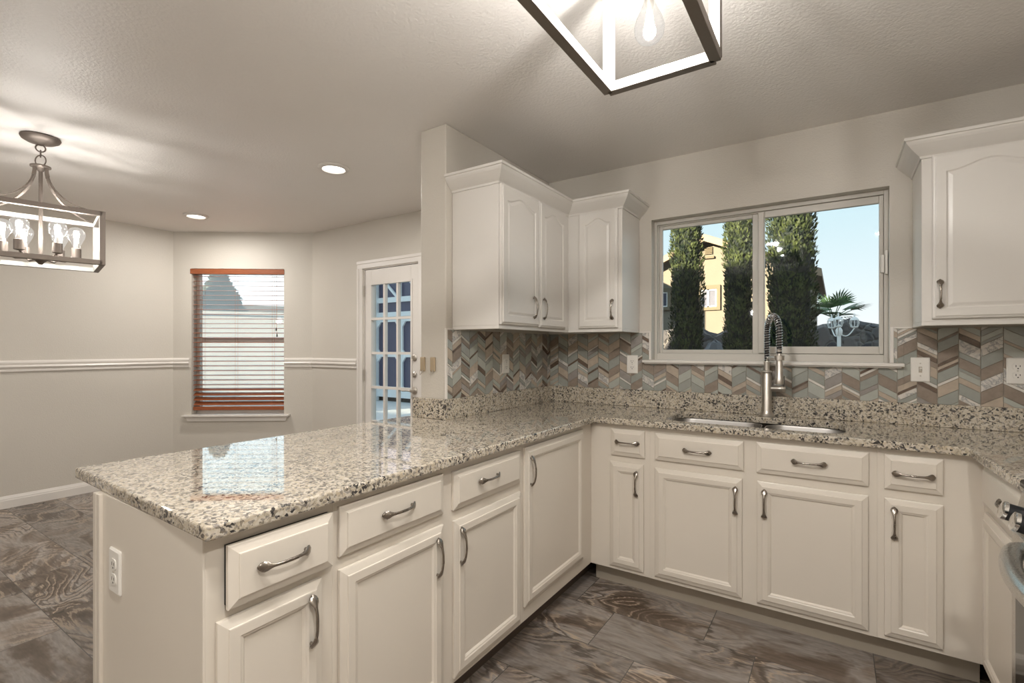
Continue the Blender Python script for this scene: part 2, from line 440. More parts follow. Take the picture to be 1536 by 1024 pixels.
# ------------------------------------------------------------------ the room
H = 2.45
WY = 3.045                      # inside face of the window wall
XL = -5.55; XR = 1.10; YR = -3.2
C1 = Vector((XL, 2.235, 0)); C2 = Vector((-4.444, WY, 0))
bay_u = (C2 - C1).normalized(); bay_n = Vector((bay_u.y, -bay_u.x, 0)); BL = (C2 - C1).length
FB = Frame(C1, bay_u, bay_n)
FW = Frame((0, WY, 0), (1, 0, 0), (0, -1, 0))        # window wall: u = x
FL = Frame((XL, 0, 0), (0, 1, 0), (1, 0, 0))         # left wall: u = y
FS = Frame((-1.69, 0, 0), (0, 1, 0), (1, 0, 0))      # stub wall: u = y
TH = 0.15
KW = (-0.964, 0.220, 1.205, 2.084)                   # kitchen window opening x0 x1 z0 z1
DR = (-3.665, -2.960, 0.0, 2.015)                    # door opening
BW = (0.178, 1.088, 0.612, 2.083)                    # bay window opening in s

fl = MB(); fl.add([(XL - .1, YR - .1, 0), (XR + .1, YR - .1, 0), (XR + .1, WY + .1, 0), (-4.40, WY + .1, 0), (XL - .1, 2.2, 0),
                   (XL - .1, YR - .1, -.1), (XR + .1, YR - .1, -.1), (XR + .1, WY + .1, -.1), (-4.40, WY + .1, -.1), (XL - .1, 2.2, -.1)],
                  [(0, 1, 2, 3, 4), (9, 8, 7, 6, 5), (0, 5, 6, 1), (1, 6, 7, 2), (2, 7, 8, 3), (3, 8, 9, 4), (4, 9, 5, 0)])
struct(fl.build('floor', M['floor']), 'brown and grey swirled stone-look plank tile floor', 'floor')
cl = MB(); cl.box(XL - .2, XR + .2, YR - .2, WY + .15, H, H + .12)
struct(cl.build('ceiling', M['ceiling']), 'pale taupe textured ceiling over kitchen and dining area', 'ceiling')

def wall_open(m, F, u0, u1, ops, top=H):
    """wall slab between u0 and u1 with rectangular openings (u0,u1,z0,z1)"""
    cur = u0
    for a, b, z0, z1 in sorted(ops):
        m.fbox(F, cur, a, 0, top, -TH, 0)
        if z0 > 0: m.fbox(F, a, b, 0, z0, -TH, 0)
        m.fbox(F, a, b, z1, top, -TH, 0)
        cur = b
    m.fbox(F, cur, u1, 0, top, -TH, 0)
m = MB(); wall_open(m, FW, -4.444, XR, [KW, DR])
struct(m.build('wall_back', M['wall']), 'greige wall with the kitchen window and the glazed door', 'wall')
m = MB(); wall_open(m, FB, 0, BL, [BW])
struct(m.build('wall_bay', M['wall']), 'angled greige wall holding the window with wooden blinds', 'wall')
m = MB(); m.fbox(FL, YR, 2.235, 0, H, -TH, 0)
struct(m.build('wall_left', M['wall']), 'long greige dining wall with chair rail at the left', 'wall')
m = MB(); m.box(XR, XR + TH, YR, WY, 0, H)
struct(m.build('wall_right', M['wall']), 'greige kitchen wall behind the range', 'wall')
m = MB(); m.box(XL, XR, YR - TH, YR, 0, H)
struct(m.build('wall_rear', M['wall']), 'greige wall behind the camera', 'wall')
m = MB(); m.box(-1.868, -1.69, 1.936, WY, 0, H)
struct(m.build('wall_stub', M['wall'], bevel=.006), 'short greige wall stub carrying the upper cabinets', 'wall')

BASE = [(0, 0), (.015, 0), (.015, .062), (.012, .070), (.012, .076), (.008, .086), (.004, .098), (0, .098)]
def trimrun(name, path, prof, label, cat):
    m = MB(); sweep(m, path, prof)
    return struct(m.build(name, M['white']), label, cat)
trimrun('baseboard_left', [(XL, YR), (XL, 2.235), (C1 + bay_u * .001)[:2], (C2.x, C2.y)][:2] + [(C2.x, C2.y), (DR[0] - .082, WY)], BASE, 'white moulded baseboard along the dining walls', 'baseboard')
RAIL = [(0, 1.088), (.010, 1.088), (.016, 1.096), (.016, 1.106), (.010, 1.112), (.012, 1.118), (.024, 1.122), (.030, 1.132), (.024, 1.142), (.014, 1.146), (.014, 1.152), (.022, 1.158), (.022, 1.170), (.012, 1.180), (0, 1.183)]
pw0 = C1 + bay_u * (BW[0] - .012); pw1 = C1 + bay_u * (BW[1] + .012)
trimrun('trim_1', [(XL, YR), (XL, 2.235), (pw0.x, pw0.y)], RAIL, 'white chair rail left of the window with wooden blinds', 'chair rail')
trimrun('trim_2', [(pw1.x, pw1.y), (C2.x, C2.y), (DR[0] - .082, WY)], RAIL, 'white chair rail between window blinds and glazed door', 'chair rail')

# ------------------------------------------------------------------ kitchen window (slider)
x0, x1, z0, z1 = KW
w = thing('window_1', 'wide two-pane sliding window over the kitchen sink', 'window', (-.37, WY + .08, z0), kind='structure')
def rect_frame(m, F, u0, u1, z0, z1, wl, wr, wb, wt, n0, n1, mi=0):
    m.fbox(F, u0, u0 + wl, z0, z1, n0, n1, mi); m.fbox(F, u1 - wr, u1, z0, z1, n0, n1, mi)
    m.fbox(F, u0 + wl, u1 - wr, z0, z0 + wb, n0, n1, mi); m.fbox(F, u0 + wl, u1 - wr, z1 - wt, z1, n0, n1, mi)
m = MB(); rect_frame(m, FW, x0, x1, z0, z1, .016, .018, .045, .022, -.135, -.062)
rect_frame(m, FW, x0 + .016, x1 - .018, z0 + .045, z1 - .022, .006, .006, .004, .006, -.12, -.08)
m.build('frame', M['vinyl'], w, .002)
m = MB(); rect_frame(m, FW, x0 + .018, -.364, z0 + .047, z1 - .024, .022, .040, .022, .024, -.118, -.096); m.build('sash', M['vinyl'], w, .003)
m = MB(); rect_frame(m, FW, -.372, x1 - .019, z0 + .047, z1 - .024, .034, .018, .040, .038, -.094, -.070)
m.fbox(FW, -.369, -.342, z0 + .05, z1 - .03, -.070, -.064); m.build('sash', M['vinyl'], w, .003)
m = MB(); m.fbox(FW, -.93, -.40, 1.27, 2.042, -.109, -.106); m.build('pane', M['glass'], w)
m = MB(); m.fbox(FW, -.342, .188, 1.288, 2.03, -.084, -.081); m.build('pane', M['glass'], w)
m = MB(); m.fbox(FW, .190, .203, 1.665, 1.755, -.070, -.052); m.build('latch', M['plate'], w, .002)
m = MB(); m.fbox(FW, .206, .217, 1.655, 1.775, -.062, -.046); m.build('latch', M['plate'], w, .002)
m = MB(); m.fbox(FW, -1.010, .275, 1.193, 1.210, -.062, .045); m.fbox(FW, -1.0, .265, 1.186, 1.193, .001, .035)
struct(m.build('trim_3', M['white'], None, .003), 'white sill board under the kitchen window', 'window sill')

# ------------------------------------------------------------------ dining window and blind
s0, s1, z0, z1 = BW
w = thing('window_2', 'single-hung window behind the wooden blinds', 'window', FB.p((s0 + s1) / 2, z0, -.1), kind='structure')
m = MB(); rect_frame(m, FB, s0, s1, z0, z1, .03, .03, .035, .03, -.14, -.09); m.fbox(FB, s0 + .03, s1 - .03, 1.345, 1.385, -.13, -.095); m.build('frame', M['white'], w, .002)
m = MB(); m.fbox(FB, s0 + .03, s1 - .03, z0 + .03, 1.35, -.112, -.109); m.build('pane', M['glass'], w)
m = MB(); m.fbox(FB, s0 + .03, s1 - .03, 1.38, z1 - .03, -.112, -.109); m.build('pane', M['glass'], w)
m = MB(); m.fbox(FB, s0 + .02, s1 - .02, z0 + .02, z1 - .02, -.1375, -.1365); m.build('insect_screen', M['screen'], w)
m = MB(); m.fbox(FB, .108, 1.150, .596, .614, -.09, .055)
m.prism(FB, [(.148, .548), (1.112, .548), (1.130, .596), (.130, .596)], .001, .022); m.fbox(FB, .128, 1.132, .586, .596, .001, .034)
m.build('window_sill', M['white'], w, .003)

b = thing('venetian_blind', 'reddish-brown wooden slat blind hanging in the dining window', 'blind', FB.p((s0 + s1) / 2, z1, -.05))
m = MB(); m.fbox(FB, s0 - .012, s1 + .004, 2.028, 2.079, -.062, .006); m.build('head_rail', M['wood'], b, .003)
m = MB(); NS = 28
for i in range(NS):
    zc = 2.008 - i * (2.008 - .722) / (NS - 1); tl = math.radians(-10) if i < 24 else math.radians(-24 - 6 * (i - 24))
    du, dz = .025 * math.cos(tl), .025 * math.sin(tl); pts = []
    for (k, hh) in ((-1, 0), (0, .002), (1, 0)):
        pts.append((-.040 + du * k, zc + dz * k + hh))
    ring = [(n, z + .0013) for n, z in pts] + [(n, z - .0013) for n, z in reversed(pts)]
    m.loft([[FB.p(s0 + .006, z, n) for n, z in ring], [FB.p(s1 - .006, z, n) for n, z in ring]], 0, True, True, True)
m.build('slats', M['wood'], b)
m = MB(); m.fbox(FB, s0 + .006, s1 - .006, .655, .692, -.064, -.014); m.build('bottom_rail', M['wood'], b, .004)
for u in (.275, .60, .965):
    m = MB()
    for n in (-.066, -.014): m.tube([FB.p(u, .66, n), FB.p(u, 2.03, n)], .0012, 5)
    m.build('ladder_cord', M['wood'], b)
for u, zb in ((1.012, 1.47), (1.020, 1.41)):
    m = MB(); m.tube([FB.p(u, zb + .02, .002), FB.p(u, 2.03, .002)], .0012, 5)
    cd = m.build('pull_cord', M['wood'], b); ORG[cd.name] = ORG[b.name]
    m = MB(); m.lathe(FB.p(u, zb - .015, .002), [(.003, 0), (.007, .006), (.006, .02), (.002, .036)], 10); m.build('tassel', M['dark'], cd)

# ------------------------------------------------------------------ glazed door
x0, x1, z0, z1 = DR
d = thing('door_1', 'cream glazed patio door with a grid of panes', 'door', ((x0 + x1) / 2, WY + .02, 0), kind='structure')
m = MB()
for (a, b_) in ((x0 - .075, x0 - .002), (x1 + .002, x1 + .075)):
    m.fbox(FW, a, b_, 0, 2.02, .0, .014); m.fbox(FW, a + (.0 if a < -3.5 else .045), b_ - (.045 if a < -3.5 else 0), 0, 2.02, .014, .02)
m.fbox(FW, x0 - .075, x1 + .075, 2.017, 2.088, 0, .014); m.fbox(FW, x0 - .075, x1 + .075, 2.06, 2.088, .014, .02)
m.build('casing', M['white'], d, .003)
m = MB(); m.fbox(FW, x0 - .0, x0 + .006, 0, 2.015, -.14, -.001); m.fbox(FW, x1 - .006, x1, 0, 2.015, -.14, -.001); m.fbox(FW, x0, x1, 2.009, 2.015, -.14, -.001); m.build('jamb', M['white'], d)
gx0, gx1, gz0, gz1 = -3.566, -3.062, .300, 1.862
m = MB(); m.fbox(FW, x0 + .010, gx0, .012, 2.004, -.05, -.010); m.fbox(FW, gx1, x1 - .008, .012, 2.004, -.05, -.010)
m.fbox(FW, gx0, gx1, gz1, 2.004, -.05, -.010); m.fbox(FW, gx0, gx1, .012, gz0, -.05, -.010)
rect_frame(m, FW, gx0 - .018, gx1 + .018, gz0 - .018, gz1 + .018, .020, .020, .020, .020, -.010, -.003)
slab = m.build('slab', M['white'], d, .002); ORG[slab.name] = ORG[d.name]
m = MB()
for k in (1, 2): xm = gx0 + (gx1 - gx0) * k / 3; m.fbox(FW, xm - .011, xm + .011, gz0, gz1, -.042, -.008)
for k in range(1, 5): zm = gz0 + (gz1 - gz0) * k / 5; m.fbox(FW, gx0, gx1, zm - .011, zm + .011, -.041, -.009)
m.build('muntins', M['white'], slab)
m = MB(); m.fbox(FW, gx0 - .005, gx1 + .005, gz0 - .005, gz1 + .005, -.031, -.028); m.build('pane', M['doorglass'], slab)
for zz in (1.81, 1.03, .25):
    m = MB(); m.fbox(FW, x0 - .002, x0 + .012, zz - .05, zz + .05, -.010, .002); m.tube([FW.p(x0 + .005, zz - .052, .004), FW.p(x0 + .005, zz + .052, .004)], .005, 8); m.build('hinge', M['nickel'], d)
kx = -3.020
m = MB(); m.lathe(FW.p(kx, 1.200, -.010), [(.030, 0), (.030, .006), (.020, .012), (.019, .020), (0, .021)], 20, (0, -1, 0)); m.fbox(FW, kx - .004, kx + .004, 1.186, 1.214, .008, .022); m.build('deadbolt', M['nickel'], slab)
m = MB(); m.lathe(FW.p(kx, 1.055, -.010), [(.026, 0), (.026, .006), (.014, .012), (.012, .022), (0, .023)], 20, (0, -1, 0)); m.tube([FW.p(kx, 1.030, .012), FW.p(kx, 1.08, .012)], .006, 8); m.build('thumb_latch', M['nickel'], slab)
m = MB(); m.lathe(FW.p(kx, .918, -.010), [(.034, 0), (.034, .006), (.016, .012), (.012, .050), (0, .052)], 20, (0, -1, 0)); m.tube([FW.p(kx, .918, .032), FW.p(kx - .05, .920, .036), FW.p(kx - .10, .915, .034), FW.p(kx - .125, .920, .03)], [.009, .008, .007, .006], 10); m.build('lever_handle', M['nickel'], slab)
m = MB(); m.fbox(FW, x1 - .006, x1 + .001, .98, 1.14, -.004, .004); m.build('strike_plate', M['nickel'], d)

# ------------------------------------------------------------------ cabinets
def rect_ring(F, u0, u1, z0, z1, n): return [F.p(u0, z0, n), F.p(u1, z0, n), F.p(u1, z1, n), F.p(u0, z1, n)]
def slab_front(F, u0, u1, z0, z1, n):
    """drawer front: wide bevel around a flat field"""
    m = MB(); rs = []
    for ins, h in ((0, 0), (0, .009), (.003, .0105), (.020, .0155), (.021, .0185), (.023, .019)):
        rs.append(rect_ring(F, u0 + ins, u1 - ins, z0 + ins, z1 - ins, n + h))
    return m.loft(rs, 0, True, True, True)
def panel_front(F, u0, u1, z0, z1, n, fw=.056):
    """base door: bevelled outer edge, flat frame, stepped-down panel"""
    m = MB(); rs = []
    for ins, h in ((0, 0), (0, .009), (.003, .0105), (.020, .0155), (.021, .0185), (.023, .019), (fw - .012, .019), (fw - .008, .0165), (fw - .004, .0155), (fw, .0115), (fw + .002, .0095)):
        rs.append(rect_ring(F, u0 + ins, u1 - ins, z0 + ins, z1 - ins, n + h))
    return m.loft(rs, 0, True, True, True)
def arch_ring(F, u0, u1, z0, z1, n, rise, N=28):
    pts = [F.p(u0, z0, n), F.p(u1, z0, n)]
    for i in range(N + 1):
        t = 1 - i / N; u = u0 + (u1 - u0) * t
        q = min(1.0, max(0.0, (t - .05) / .90)); hgt = (0.5 - 0.5 * math.cos(2 * PI * q)) ** .9
        pts.append(F.p(u, z1 - rise * (1 - hgt), n))
    return pts
def cath_front(F, u0, u1, z0, z1, n, fw=.050, rise=.032):
    m = MB(); rs = []
    for ins, h in ((0, 0), (0, .010), (.004, .013), (.010, .0145), (.011, .0185), (.013, .019)):
        rs.append(arch_ring(F, u0 + ins, u1 - ins, z0 + ins, z1 - ins, n + h, 0))
    for ins, h in ((fw - .006, .019), (fw - .001, .0145), (fw + .003, .0145), (fw + .014, .0178), (fw + .016, .0180)):
        rs.append(arch_ring(F, u0 + ins, u1 - ins, z0 + ins, z1 - ins, n + h, rise))
    return m.loft(rs, 0, True, True, True)
def pull(F, u, z, n, vert, parent, L=.134):
    """arched pull with a spoon-shaped foot at each end"""
    m = MB(); N = 22; rings = []
    for i in range(N + 1):
        t = -1 + 2 * i / N; a = abs(t)
        s_ = t * L / 2
        h = .0045 + .023 * (1 - a ** 2.6)
        wd = .0042 + .0086 * math.exp(-((a - .82) / .17) ** 2)
        th = .0036 + .0002 * math.exp(-((a - .84) / .15) ** 2)
        if i in (0, N): wd *= .35; th *= .6
        dh = -.023 * 2.6 * a ** 1.6 * (1 if t > 0 else -1); ds = L / 2
        ln = math.hypot(dh, ds); nh, ns = ds / ln, -dh / ln
        ring = []
        for k in range(10):
            an = 2 * PI * k / 10; c_, q_ = math.cos(an) * wd, math.sin(an) * th
            along, out = s_ + ns * q_, n + h + nh * q_
            ring.append(F.p(u + c_, z + along, out) if vert else F.p(u + along, z + c_, out))
        rings.append(ring)
    m.loft(rings, 0, True, True, True, True)
    for sg in (-1, 1):
        ctr = F.p(u, z + sg * L * .42, n) if vert else F.p(u + sg * L * .42, z, n)
        m.lathe(ctr, [(.0045, 0), (.004, .010)], 8, F.n)
    return m.build('handle', M['pull'], parent, angle=60)

def front(kind, F, u0, u1, z0, z1, parent, mat, hu, hz, vert, n=0.0015, L=.134, name=None):
    fn = {'drawer': slab_front, 'door': panel_front, 'cath': cath_front}[kind]
    o = fn(F, u0, u1, z0, z1, n).build(name or ('drawer' if kind == 'drawer' else 'door'), mat, parent, angle=30)
    ORG[o.name] = ORG[parent.name]
    if hu is not None: pull(F, hu, hz, n + .019, vert, o, L)
    return o

FP = Frame((-1.124, 0, 0), (0, 1, 0), (1, 0, 0))     # peninsula fronts, u = y
FK = Frame((0, 2.49, 0), (1, 0, 0), (0, -1, 0))      # sink run fronts, u = x
FR = Frame((0.460, 0, 0), (0, 1, 0), (-1, 0, 0))     # range-side fronts, u = y
CT = .881
def body(parent, F, u0, u1, depth, mats, name='body'):
    m = MB(); m.fbox(F, u0, u1, .105, CT, -depth, 0); o = m.build(name, mats, parent, .0015); ORG[o.name] = ORG[parent.name]
    m = MB(); m.fbox(F, u0, u1, 0, .105, -depth, -.070); m.build('toe_kick', M['toeshade'] if F is FP else M['toe'], parent)
    return o

DZ0, DZ1, OZ0, OZ1 = .716, .856, .127, .682
# nearest peninsula cabinet, drawer slightly ajar
c = thing('base_cabinet', 'narrow white end cabinet of the peninsula with the drawer slightly ajar', 'cabinet', (-1.40, .67, 0), 'white base cabinets')
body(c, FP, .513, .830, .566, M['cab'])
m = MB(); m.fbox(FP, .552, .812, DZ0 + .004, DZ1 - .004, .0005, .0135); m.build('drawer_gap_shade', M['dark'], c)  # near-black block paints the shade in the gap behind the drawer front
front('drawer', FP, .549, .815, .714, .854, c, M['cab'], .672, .790, False, n=.014)
front('door', FP, .533, .791, OZ0, .690, c, M['cab'], .752, .598, True)
m = MB(); m.box(-1.690, -1.124, .508, .513, 0.0, CT); m.build('end_panel', M['cab'], c)
# double cabinet
c = thing('base_cabinet', 'double white peninsula cabinet with two drawers above two doors', 'cabinet', (-1.40, 1.30, 0), 'white base cabinets')
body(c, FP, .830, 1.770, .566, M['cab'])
front('drawer', FP, .845, 1.263, .722, .858, c, M['cab'], 1.047, .798, False)
front('door', FP, .846, 1.263, OZ0, .686, c, M['cab'], 1.221, .589, True)
front('drawer', FP, 1.316, 1.750, .717, .852, c, M['cab'], 1.508, .793, False)
front('door', FP, 1.320, 1.753, OZ0, .678, c, M['cab'], 1.343, .588, True)
# corner cabinet
c = thing('base_cabinet', 'white inner-corner cabinet with one tall full-height door', 'cabinet', (-1.40, 2.40, 0), 'white base cabinets')
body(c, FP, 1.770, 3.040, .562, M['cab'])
front('door', FP, 1.787, 2.368, .172, .856, c, M['cab'], 1.818, .752, True)
# sink run
c = thing('base_cabinet', 'slim white cabinet left of the sink with one small drawer', 'cabinet', (-.96, 2.77, 0), 'white base cabinets')
body(c, FK, -1.124, -.795, .55, M['cab'])
front('drawer', FK, -1.003, -.822, DZ0, DZ1, c, M['cab'], -.910, .791, False)
front('door', FK, -1.009, -.827, OZ0, .681, c, M['cab'], -.860, .581, True)
c = thing('base_cabinet', 'wide cream sink cabinet with two false drawers and two doors', 'cabinet', (-.33, 2.77, 0), 'white base cabinets')
m = MB(); m.fbox(FK, -.795, .140, .105, .640, -.55, 0); m.fbox(FK, -.795, .140, .640, CT, -.03, 0); m.fbox(FK, -.795, -.775, .64, CT, -.55, -.03); m.fbox(FK, .12, .14, .64, CT, -.55, -.03)
o = m.build('body', M['cab'], c)
m = MB(); m.fbox(FK, -.795, .140, 0, .105, -.55, -.070); m.build('toe_kick', M['toe'], c)
front('drawer', FK, -.767, -.356, .718, .852, c, M['cab'], -.561, .785, False)
front('door', FK, -.768, -.363, OZ0, .678, c, M['cab'], -.389, .576, True)
front('drawer', FK, -.303, .111, .718, .855, c, M['cab'], -.098, .790, False)
front('door', FK, -.300, .110, OZ0, .679, c, M['cab'], -.269, .582, True)
c = thing('base_cabinet', 'slim cream cabinet right of the sink with one small drawer', 'cabinet', (.30, 2.77, 0), 'white base cabinets')
body(c, FK, .140, .460, .55, M['cab'])
front('drawer', FK, .163, .343, .719, .856, c, M['cab'], .252, .787, False)
front('door', FK, .163, .343, OZ0, .681, c, M['cab'], .193, .586, True)
c = thing('base_cabinet', 'white cabinet squeezed between the corner and the range', 'cabinet', (.78, 2.4, 0), 'white base cabinets')
body(c, FR, 1.925, 3.040, .635, M['cab'])
front('drawer', FR, 1.935, 2.430, .712, .868, c, M['cab'], 2.07, .800, False)
front('door', FR, 1.935, 2.430, OZ0, .690, c, M['cab'], None, None, True)
# dining side of the peninsula
m = MB(); m.box(-1.712, -1.690, .500, 1.935, 0, CT); m.box(-1.738, -1.716, .500, 1.935, 0, CT); m.box(-1.716, -1.712, .506, 1.93, 0, CT)
props(m.build('peninsula_back_panel', M['cab'], None, .002), 'cream back panel on the dining side of the peninsula', 'panel')

# upper cabinets
def upper(label, loc, F, u0, u1, depth, doors, zb=1.380, zt=2.112):
    c = thing('upper_cabinet', label, 'cabinet', loc, 'white upper cabinets')
    m = MB(); m.fbox(F, u0, u1, zb + .018, zt, -depth, 0)
    m.fbox(F, u0, u1, zb, zb + .018, -.02, 0); m.fbox(F, u0, u0 + .018, zb, zb + .018, -depth, -.02); m.fbox(F, u1 - .018, u1, zb, zb + .018, -depth, -.02)
    o = m.build('body', M['cabup'], c, .0015)
    for a, b_, q0, q1, hu, hz in doors: front('cath', F, a, b_, q0, q1, c, M['cabup'], hu, hz, True, L=.122)
    return c
FU = Frame((-1.390, 0, 0), (0, 1, 0), (1, 0, 0)); FU2 = Frame((0, 2.740, 0), (1, 0, 0), (0, -1, 0))
u1_ = upper('double-door white wall cabinet on the stub wall', (-1.54, 2.36, 1.38), FU, 1.985, 3.040, .298, [(1.990, 2.357, 1.403, 2.100, 2.285, 1.503), (2.365, 2.680, 1.399, 2.100, 2.392, 1.503)])
u2_ = upper('single-door white wall cabinet left of the kitchen window', (-1.2, 2.89, 1.38), FU2, -1.390, -1.040, .300, [(-1.315, -1.064, 1.403, 2.102, -1.091, 1.510)])
u3_ = upper('white wall cabinet right of the kitchen window with arched doors', (.7, 2.89, 1.38), FU2, .308, 1.095, .300, [(.342, .708, 1.408, 2.104, .365, 1.512), (.716, 1.082, 1.408, 2.104, 1.058, 1.512)])
CROWN = [(0, 2.098), (.006, 2.098), (.008, 2.108), (.020, 2.118), (.036, 2.134), (.050, 2.150), (.056, 2.160), (.058, 2.166), (.064, 2.168), (.064, 2.180), (0, 2.180)]
path = [(-1.688, 1.985), (-1.390, 1.985), (-1.390, 2.740), (-1.040, 2.740), (-1.040, 3.043)]
m = MB(); sweep(m, path, CROWN, 0, 2); m.build('crown', M['cabup'], u1_)
m = MB(); sweep(m, path, CROWN, 2, 4); m.build('crown', M['cabup'], u2_)
m = MB(); sweep(m, [(.308, 3.043), (.308, 2.740), (1.095, 2.740)], CROWN); m.build('crown', M['cabup'], u3_)

# ------------------------------------------------------------------ countertop with sink cut-out
import bmesh
def rrect(x0, x1, y0, y1, r, seg=6):
    p = []
    for cx, cy, a in ((x1 - r, y1 - r, 0), (x0 + r, y1 - r, 90), (x0 + r, y0 + r, 180), (x1 - r, y0 + r, 270)):
        for i in range(seg + 1):
            t = math.radians(a + 90 * i / seg); p.append((cx + r * math.cos(t), cy + r * math.sin(t)))
    return p
ct = thing('countertop', 'speckled cream and black granite worktop wrapping the peninsula, sink and corner', 'countertop', (-1.4, 1.2, .914))
OUT = [(-1.968, .522), (-1.087, .497), (-1.087, 2.452), (.412, 2.452), (.432, 1.922), (1.098, 1.922), (1.098, 3.043), (-1.688, 3.043), (-1.688, 1.932), (-1.955, 1.932)]
HOLE = rrect(-.748, .034, 2.540, 2.922, .085)
bm = bmesh.new(); off = ORG[ct.name]
def loop(pts):
    vs = [bm.verts.new(Vector((x, y, .914)) - off) for x, y in pts]
    return [bm.edges.new((vs[i], vs[(i + 1) % len(vs)])) for i in range(len(vs))]
ed = loop(OUT) + loop(HOLE)
bmesh.ops.triangle_fill(bm, use_beauty=True, use_dissolve=True, edges=ed)
bmesh.ops.recalc_face_normals(bm, faces=bm.faces)
if sum(f.normal.z for f in bm.faces) < 0: bmesh.ops.reverse_faces(bm, faces=bm.faces)
ret = bmesh.ops.extrude_face_region(bm, geom=list(bm.faces))
for v in [g for g in ret['geom'] if isinstance(g, bmesh.types.BMVert)]: v.co.z -= .033
bmesh.ops.recalc_face_normals(bm, faces=bm.faces)
me = bpy.data.meshes.new('slab'); bm.to_mesh(me); bm.free(); me.materials.append(M['granite'])
o = bpy.data.objects.new('slab', me); COL.objects.link(o); o.parent = ct
md = o.modifiers.new('bevel', 'BEVEL'); md.width = .006; md.segments = 3; md.limit_method = 'ANGLE'; md.angle_limit = math.radians(60)
for (a, b_, c_, d_) in ((-1.688, 1.098, 3.021, 3.043), (-1.689, -1.668, 1.932, 3.021), (-1.903, -1.668, 1.909, 1.932)):
    m = MB(); m.box(a, b_, c_, d_, .914, 1.020); m.build('upstand', M['granite'], ct, .003)

# ------------------------------------------------------------------ sink
sk = thing('sink', 'undermounted stainless double-bowl sink below the window', 'sink', (-.35, 2.73, .88))
for (a, b_) in ((-.757, -.322), (-.300, .043)):
    m = MB(); rs = []
    for ins, z in ((-.004, .880), (0, .880), (.004, .870), (.010, .72), (.022, .695), (.055, .688)):
        rs.append([(x, y, z) for x, y in rrect(a + ins, b_ - ins, 2.532 + ins, 2.930 - ins, .085 - min(ins, .05) * .8)])
    m.loft(rs, 0, True, False, True, True)
    cx = (a + b_) / 2; bowl = m.build('bowl', M['sink'], sk, angle=60); ORG[bowl.name] = ORG[sk.name]
    m = MB(); m.lathe((cx, 2.78, .688), [(.045, 0), (.045, .003), (.030, .003), (.028, -.002), (0, -.002)], 24); m.build('drain', M['chrome'], bowl)
m = MB(); m.box(-.326, -.296, 2.60, 2.86, .845, .868); m.build('divider', M['sink'], sk, .006)

# ------------------------------------------------------------------ faucet
fx, fy = -.312, 2.970
fc = thing('faucet', 'tall spring-neck pull-down faucet in brushed nickel', 'faucet', (fx, fy, .914))
m = MB(); m.lathe((fx, fy, .914), [(.038, 0), (.038, .006), (.031, .014), (.026, .026), (.0235, .034), (.0235, .220), (.020, .228), (.020, .236), (.026, .240), (.026, .246), (.016, .250), (.015, .30), (0, .30)], 28); m.build('body', M['nickel'], fc)
m = MB(); lv = Vector((.98, .16, .0)).normalized(); cpt = Vector((fx, fy, 1.066))
m.lathe(cpt, [(.016, .015), (.016, .066), (.017, .067), (.017, .086), (.0155, .088), (0, .088)], 20, lv); lev = m.build('valve', M['nickel'], fc); ORG[lev.name] = ORG[fc.name]
m = MB(); a0 = cpt + lv * .077; m.tube([a0, a0 + Vector((.004, -.01, .03)), a0 + Vector((.008, -.02, .07))], [.006, .005, .004], 8); m.build('lever', M['chrome'], lev)
dirv = Vector((.40, -.92, 0)).normalized(); RCH = .185; path = []
base = Vector((fx, fy, 1.20)); ztop = 1.382
for i in range(10): path.append(base + Vector((0, 0, (ztop - .02 - 1.20) * i / 9)))
for i in range(1, 25):
    a = PI * i / 24; path.append(Vector((fx, fy, ztop - .02)) + dirv * (RCH / 2) * (1 - math.cos(a)) + Vector((0, 0, .088 * math.sin(a))))
tip = path[-1].copy()
for i in range(1, 8): path.append(tip - Vector((0, 0, .105 * i / 7)))
m = MB(); m.tube(path, .0118, 12); m.build('hose', M['black'], fc)
# coil spring around the hose
def resample(P, n):
    L = [0]
    for i in range(1, len(P)): L.append(L[-1] + (P[i] - P[i - 1]).length)
    out = []; k = 0
    for i in range(n):
        t = L[-1] * i / (n - 1)
        while k < len(P) - 2 and L[k + 1] < t: k += 1
        out.append(P[k].lerp(P[k + 1], (t - L[k]) / max(L[k + 1] - L[k], 1e-9)))
    return out, L[-1]
PP, LL = resample(path, 900); turns = int(LL / .0128); m = MB(); pts = []; e1 = Vector((1, 0, 0))
for i, p in enumerate(PP):
    t = (PP[min(i + 1, 899)] - PP[max(i - 1, 0)]).normalized(); e1 = (e1 - t * e1.dot(t)).normalized(); e2 = t.cross(e1)
    a = 2 * PI * turns * i / 899; pts.append(p + (e1 * math.cos(a) + e2 * math.sin(a)) * .0142)
m.tube(pts, .0017, 5); m.build('spring', M['chrome'], fc)
hp = path[-1]
m = MB(); m.lathe(hp + Vector((0, 0, -.155)), [(.019, 0), (.020, .006), (.020, .030), (.0165, .036), (.0165, .110), (.011, .135), (.010, .165), (.013, .166), (.013, .172), (0, .172)], 22); m.build('spray_head', M['nickel'], fc)
m = MB(); q0 = Vector((fx, fy, 1.222)); q1 = Vector((hp.x, hp.y, 1.235))
m.tube([q0 - Vector((0, 0, .03)), q0 + dirv * .012, q0 + dirv * .03 + Vector((0, 0, .012)), q1 - dirv * .02], .0065, 10)
m.lathe(q1 - Vector((0, 0, .012)), [(.0185, 0), (.0235, 0), (.0235, .024), (.0185, .024)], 20, cap=False); m.build('holder_arm', M['nickel'], fc)

